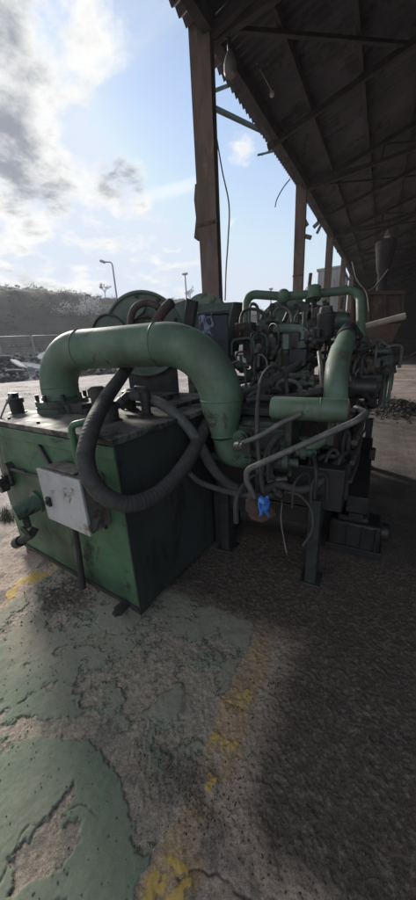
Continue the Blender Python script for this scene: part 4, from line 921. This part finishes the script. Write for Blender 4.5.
# ------------------------------------------------------------------ outdoors
def az_r(az, r): return Vector((-math.sin(az) * r, math.cos(az) * r, 0))
prof = [(-20, 0.02), (8, .06), (22.4, .112), (32.7, .146), (42, .138), (51.8, .158), (59.8, .167), (72, .18), (100, .17), (130, .06)]
def elev(deg): return float(np.interp(deg, [p[0] for p in prof], [p[1] for p in prof]))
azs = np.linspace(-20, 130, 301); rs = np.concatenate([np.linspace(36, 60, 13), np.linspace(63, 125, 26), np.linspace(135, 420, 14)])
AZ, RR = np.meshgrid(azs, rs)
px_ = -np.sin(np.radians(AZ)) * RR; py_ = np.cos(np.radians(AZ)) * RR
EL = np.interp(azs, [p[0] for p in prof], [p[1] for p in prof])[None, :]
top = EL * 112 + 1.6
hz_ = top * sst(RR, 50, 112) + .9 * sst(RR, 36, 46) + (fbm(px_ * .05, py_ * .05, 201, 5) - .5) * 2.5 * sst(RR, 48, 80) + (fbm(px_ * .3, py_ * .3, 209, 4) - .5) * 1.3 * sst(RR, 45, 60) - .06
ny2, nx2 = AZ.shape; ii = np.arange(nx2 * ny2).reshape(ny2, nx2)
hm = MB(); hm.v = [tuple(p) for p in np.stack([px_, py_, hz_], -1).reshape(-1, 3)]; hm.f = [tuple(q) for q in np.stack([ii[:-1, :-1], ii[:-1, 1:], ii[1:, 1:], ii[1:, :-1]], -1).reshape(-1, 4)]
hill_m = mat('winter_hillside', (.085, .07, .046), (.052, .056, .03), (.04, .032, .024), scale=.09, gscale=.12, gamount=.45, amount=.5, rough=1, bump=.9, bscale=1.5, bdist=.6)
ho = hm.build('hill', hill_m, smooth=0); ho['kind'] = 'structure'
ho.data.polygons.foreach_set('use_smooth', [True] * len(ho.data.polygons))
def hill_z(deg, r):
    j = int(np.clip(np.searchsorted(rs, r), 0, ny2 - 1)); i = int(np.clip(np.searchsorted(azs, deg), 0, nx2 - 1)); return float(hz_[j, i])
# scrub covering the hillside
rr = random.Random(9)
m = MB()
def twig_clump(m, c, s_, n, wd, upf=.6):
    c = Vector(c)
    for k in range(n):
        d = Vector((rr.gauss(0, 1), rr.gauss(0, 1), abs(rr.gauss(upf, .7)))).normalized(); L_ = s_ * rr.uniform(.4, 1)
        sd_ = d.cross(Vector((rr.gauss(0, 1), rr.gauss(0, 1), rr.gauss(0, 1)))).normalized() * wd * rr.uniform(.6, 1.3)
        b0 = c + Vector((rr.uniform(-.4, .4), rr.uniform(-.4, .4), 0)) * s_
        m.add([b0 - sd_, b0 + sd_, b0 + d * L_], [(0, 1, 2)])
for i in range(900):
    dg = rr.uniform(8, 80); r_ = rr.uniform(52, 112); p = az_r(R(dg), r_); p.z = hill_z(dg, r_) - .1
    twig_clump(m, p, rr.choice((.6, .9, 1.3, 2.4)), 14, .05)
for i in range(260):
    dg = rr.uniform(0, 80); r_ = rr.uniform(106, 116); p = az_r(R(dg), r_); p.z = hill_z(dg, r_) - .2
    twig_clump(m, p, rr.uniform(.5, 1.5), 9, .08)
m.build('scrub', 'scrub', kind='stuff', smooth=0)

def bare_tree(name, base, h, lab, mname='bark', seed=1, twig='bark', spread=.62, group=None, wd=.035):
    rn = random.Random(seed); th = thing(name, lab, 'tree', base, group); B = Vector(base); tm = MB(); tw = MB()
    def grow(p, d, L_, r_, lev):
        q = p + d * L_; (tm if lev < 2 else tw).tube([p, p * .5 + q * .5 + Vector((rn.gauss(0, .04), rn.gauss(0, .04), 0)) * L_, q], [r_, r_ * .85, r_ * .65], 5 if lev < 2 else 3, cap=False)
        if lev >= 5: return
        for k in range(rn.choice((3, 3, 4))):
            dd = (d + Vector((rn.gauss(0, spread), rn.gauss(0, spread), rn.gauss(.18, .25)))).normalized()
            grow(p + d * L_ * rn.uniform(.55, 1), dd, L_ * rn.uniform(.55, .8), max(r_ * .55, wd * .5), lev + 1)
    grow(B - EZ * .2, Vector((rn.gauss(0, .05), rn.gauss(0, .05), 1)).normalized(), h * .22, h * .014, 0)
    tm.build('trunk', mname, th); tw.build('crown', twig, th)
    return th
def on_hill(deg, r_):
    p = az_r(R(deg), r_); p.z = hill_z(deg, r_); return p
bare_tree('bare_tree', on_hill(45.0, 104), 8, 'leafless tree on the skyline beside the curved street lamp', seed=3)
bare_tree('bare_tree', on_hill(30.8, 104), 8.5, 'leafless tree on the skyline left of the nearest column', seed=5)
bare_tree('bare_tree', on_hill(28.5, 100), 7, 'smaller leafless tree on the skyline touching the nearest column', seed=6)
bare_tree('bare_tree', on_hill(57.5, 108), 3.6, 'low bare bush far left on the hill crest', seed=8)
# white flowering bush below the crest
def flowering(base, w_, h_, lab, seed, nfl):
    rn = random.Random(seed); th = thing('flowering_bush', lab, 'bush', base, 'flowering bushes below the hill'); B = Vector(base); st = MB(); fl_ = MB()
    for k in range(26):
        p = B + Vector((rn.uniform(-.35, .35) * w_, rn.uniform(-.3, .3) * w_, 0)); q = p + Vector((rn.gauss(0, .12) * w_, rn.gauss(0, .1) * w_, h_ * rn.uniform(.5, 1)))
        st.tube([p, p * .5 + q * .5 + Vector((rn.gauss(0, .1), 0, 0)), q], [.06, .045, .02], 4)
        for j in range(nfl):
            t_ = rn.uniform(.4, 1.05); c = p.lerp(q, t_) + Vector((rn.gauss(0, .45), rn.gauss(0, .4), rn.gauss(0, .25))); s_ = rn.uniform(.08, .2)
            a = Vector((rn.gauss(0, 1), rn.gauss(0, 1), rn.gauss(0, 1))).normalized(); x, y, _ = frame(a)
            fl_.add([c - x * s_, c + y * s_, c + x * s_, c - y * s_ * .8], [(0, 1, 2, 3)])
    st.build('stems', 'bark', th); fl_.build('blossom', 'blossom', th, smooth=0)
hb = on_hill(48.4, 82)
flowering(Vector((hb.x, hb.y, hb.z - .2)), 7, 4.6, 'broad white flowering bush on the slope behind the fence', 2, 60)
hb = on_hill(51.6, 82)
flowering(Vector((hb.x, hb.y, hb.z - .2)), 4.5, 3.2, 'thin pale flowering bush left of the broad white one', 4, 9)
# mesh site fence
fa, fb = az_r(R(70), 43), az_r(R(30), 43); nP = 9
for i in range(nP):
    p = fa.lerp(fb, i / nP); q = fa.lerp(fb, (i + 1) / nP - .004); g0, g1 = 2.0, 4.2
    lab = 'mesh fence panel before the brown hill, %s' % ('far left of the row', 'second panel from the left', 'third panel from the left', 'fourth panel, left of the big pipe', 'fifth panel, behind the arching pipe', 'sixth panel, hidden mostly by the pipe', 'seventh panel from the left', 'eighth panel, second from the right', 'right end of the row')[i]
    th = thing('fence_panel', lab, 'fence', (p.x, p.y, g0), 'mesh fence panels by the hill')
    fm = MB(); fm.tube(fillet([p + EZ * .6, p + EZ * g1, q + EZ * g1, q + EZ * .6], .1, 4), .045, 6); fm.tube([p + EZ * g0, q + EZ * g0], .03, 6); fm.build('fence_frame', 'galv', th)
    fm = MB()
    for k in range(1, 40): a = p.lerp(q, k / 40); fm.beam(a + EZ * g0, a + EZ * g1, .012, .012)
    for k in range(1, 9): zz_ = g0 + (g1 - g0) * k / 9; fm.beam(p + EZ * zz_, q + EZ * zz_, .012, .012)
    fm.build('wire_mesh', 'galv', th)
# earth bank under the fence and rubble
bm_ = MB(); nb = 90; vs = []
for i in range(nb + 1):
    dg = 18 + 70 * i / nb
    for r_, z_ in ((30.5, -.05), (33, .6), (36, 1.5), (39, 2.0), (43.5, 2.1), (49, -.1)):
        p = az_r(R(dg), r_ + 1.2 * math.sin(i * .7)); vs.append((p.x, p.y, z_ * (.85 + .3 * vnoise(np.array([i * .35]), np.array([r_ * .3]), 7)[0]) if z_ > 0 else z_))
bm_.add(vs, [(i * 6 + k, i * 6 + k + 1, i * 6 + k + 7, i * 6 + k + 6) for i in range(nb) for k in range(5)])
o = bm_.build('earth_bank', mat('rubble_bank', (.14, .125, .115), (.10, .09, .083), (.22, .2, .19), scale=.8, gscale=1.2, gamount=.4, rough=1, bump=.9, bscale=4, bdist=.15), smooth=0); o['kind'] = 'structure'; o.data.polygons.foreach_set('use_smooth', [True] * len(o.data.polygons))
def bank_z(r_): return float(np.interp(r_, [30.5, 33, 36, 39, 43.5, 49], [0, .6, 1.5, 2.0, 2.1, 0]))
heap = MB()
for i in range(1500):
    dg = rr.uniform(40, 72); r_ = rr.uniform(30, 40); p = az_r(R(dg), r_); p.z = bank_z(r_) + rr.uniform(0, .25)
    heap.rock(p, rr.uniform(.08, .32), (1, rr.uniform(.5, 1), rr.uniform(.3, .8)), .35)
heap.build('rubble', 'stonedark', kind='stuff', smooth=0)
heap = MB()
for i in range(500):
    dg = rr.uniform(44, 68); r_ = rr.uniform(30.5, 39); p = az_r(R(dg), r_); p.z = bank_z(r_) + rr.uniform(.1, .4)
    heap.rock(p, rr.uniform(.08, .25), (1, rr.uniform(.5, 1), rr.uniform(.2, .6)), .35)
heap.build('broken_stone', 'stone', kind='stuff', smooth=0)
slabs = [(59.5, 29, 1.5, 'largest pale broken sheet leaning in the rubble heap', .5), (57.5, 28, 1.2, 'pale jagged sheet low in the rubble heap beside the big pipe', -.4), (61.5, 31, 1.3, 'grey broken slab near the back of the rubble heap', .2), (63.5, 28, 1.0, 'short pale slab at the left of the rubble heap', .7), (56, 31, 1.1, 'tilted slab on the rubble crest just left of the pipe', -.6), (60.5, 27, .9, 'flat grey slab at the foot of the rubble heap', .1), (65, 30, 1.2, 'pale slab at the far left edge of the rubble heap', -.3)]
for dg, r_, s_, lab, tilt in slabs:
    r_ += 5; s_ *= 1.1; p = az_r(R(dg), r_); p.z = bank_z(r_) + .42; m = MB(); X_ = Vector((math.cos(dg), math.sin(dg), tilt * .7)).normalized(); Y_ = Vector((-X_.y, X_.x, .35)).normalized(); Z_ = X_.cross(Y_).normalized()
    pts = [p + X_ * (s_ * math.cos(a) * rr.uniform(.55, 1)) + Y_ * (s_ * .6 * math.sin(a) * rr.uniform(.6, 1)) for a in (0, .9, 1.7, 2.6, 3.6, 4.4, 5.4)]
    m.prism(pts, Z_ * .12); tag(m.build('broken_slab', 'stonepale'), lab, 'slab', 'broken slabs in the rubble heap')
# street lamps
lb = Vector((-24.3, 26.0, 0)); lt = Vector((-24.385, 26.000, 10.263))
th = thing('street_lamp', 'slim grey street lamp with a short curved arm above the hill', 'street lamp', (lt.x, 26, 0))
m = MB(); m.tube([(lt.x, 26, 0), (lt.x, 26, 5), lt], [.13, .10, .07], 10); m.build('lamp_post', 'galv', th)
arm = Vector((-25.474, 26.000, 10.703)); m = MB(); m.tube(fillet([lt - EZ * .4, lt + EZ * .25, arm], .4, 6), .06, 8); m.build('lamp_arm', 'galv', th)
m = MB(); m.lathe(arm + (lt - arm).normalized() * .2, (arm - lt).normalized() * .8, [(0, .07), (.2, .13), (.8, .12), (1, .05)], 12); m.build('lamp_head', 'galv', th)
ft = Vector((-36.783, 60.000, 16.859))
th = thing('floodlight_mast', 'far slender mast with a small lamp cluster left of the nearest column', 'street lamp', (ft.x, 60, 0))
m = MB(); m.tube([(ft.x, 60, 0), ft], [.2, .13], 8); m.build('mast', 'galv', th)
m = MB(); m.box(ft, (1.1, .5, .3)); m.build('lamp_bar', 'galv', th)
ft = Vector((-17.910, 58.000, 11.381))
th = thing('floodlight_mast', 'far mast top just showing above the thin pipe frame', 'street lamp', (ft.x, 58, 0))
m = MB(); m.tube([(ft.x, 58, 0), ft], [.2, .1], 8); m.build('mast', 'galv', th)
m = MB(); m.box(ft, (.6, .4, .25)); m.build('lamp_bar', 'galv', th)
# pale grey building outside behind the third column
gb = thing('grey_building', 'pale grey clad building beyond the third column', 'building', (-3.9, 31, 0))
m = MB(); m.box((-4.0, 31, 3.55), (1.7, 6, 7.1)); m.build('clad_wall', 'cladding', gb, bevel=.02)
m = MB()
for k in range(9): m.box((-4.75 + k * .19, 27.98, 3.5), (.05, .05, 6.9))
m.build('cladding_ridges', 'cladding', gb)
m = MB(); m.box((-4.0, 31, 7.16), (1.9, 6.2, .14)); m.build('roof', 'cladding', gb)
# dead grass tufts at the edge of the outdoor slab
m = MB()
def tuft(cx, cy, s_, n):
    for k in range(n):
        a = rr.uniform(0, 6.28); b0 = Vector((cx + rr.gauss(0, s_), cy + rr.gauss(0, s_ * .6), 0)); h_ = rr.uniform(.02, .09); d = Vector((math.cos(a) * .5, math.sin(a) * .5, 1)).normalized(); sd_ = Vector((-math.sin(a), math.cos(a), 0)) * .003
        m.add([b0 - sd_, b0 + sd_, b0 + d * h_], [(0, 1, 2)])
for cx, cy, s_, n in ((-3.3, 1.42, .06, 260), (-3.45, 1.5, .07, 200)): tuft(cx, cy, s_, n)
for k in range(60): tuft(-16 + rr.uniform(-5, 3), 9.5 + rr.uniform(-2, 2.5), .25, 60)
for i in range(0): pass
m.build('grass', 'grass', kind='stuff', smooth=0)
# low heaps of sweepings on the shed floor at the right
m = MB()
for i in range(700):
    a = rr.uniform(0, 6.28); q = abs(rr.gauss(0, .5)); x, y = .55 + q * math.cos(a) * .8, 8.6 + q * math.sin(a) * 1.4
    m.rock((x, y, max(0, .22 * (1 - q)) * rr.uniform(.4, 1)), rr.uniform(.015, .055), (1, .8, .6), .35)
m.build('sweepings', 'stonedark', kind='stuff', smooth=0)

# thin air between here and the hill
hzm = bpy.data.materials.new('haze_air'); hzm.use_nodes = True; t = NT(hzm.node_tree); t.n.remove(t.n['Principled BSDF'])
pv = t.node('ShaderNodeVolumePrincipled'); pv.inputs['Color'].default_value = (.86, .88, .92, 1); pv.inputs['Density'].default_value = .0011; pv.inputs['Anisotropy'].default_value = .2
t.l.new(pv.outputs[0], t.n['Material Output'].inputs['Volume'])
m = MB(); m.box((0, 0, 24), (1300, 1300, 60)); hz_o = m.build('haze', hzm, smooth=0); hz_o['kind'] = 'stuff'
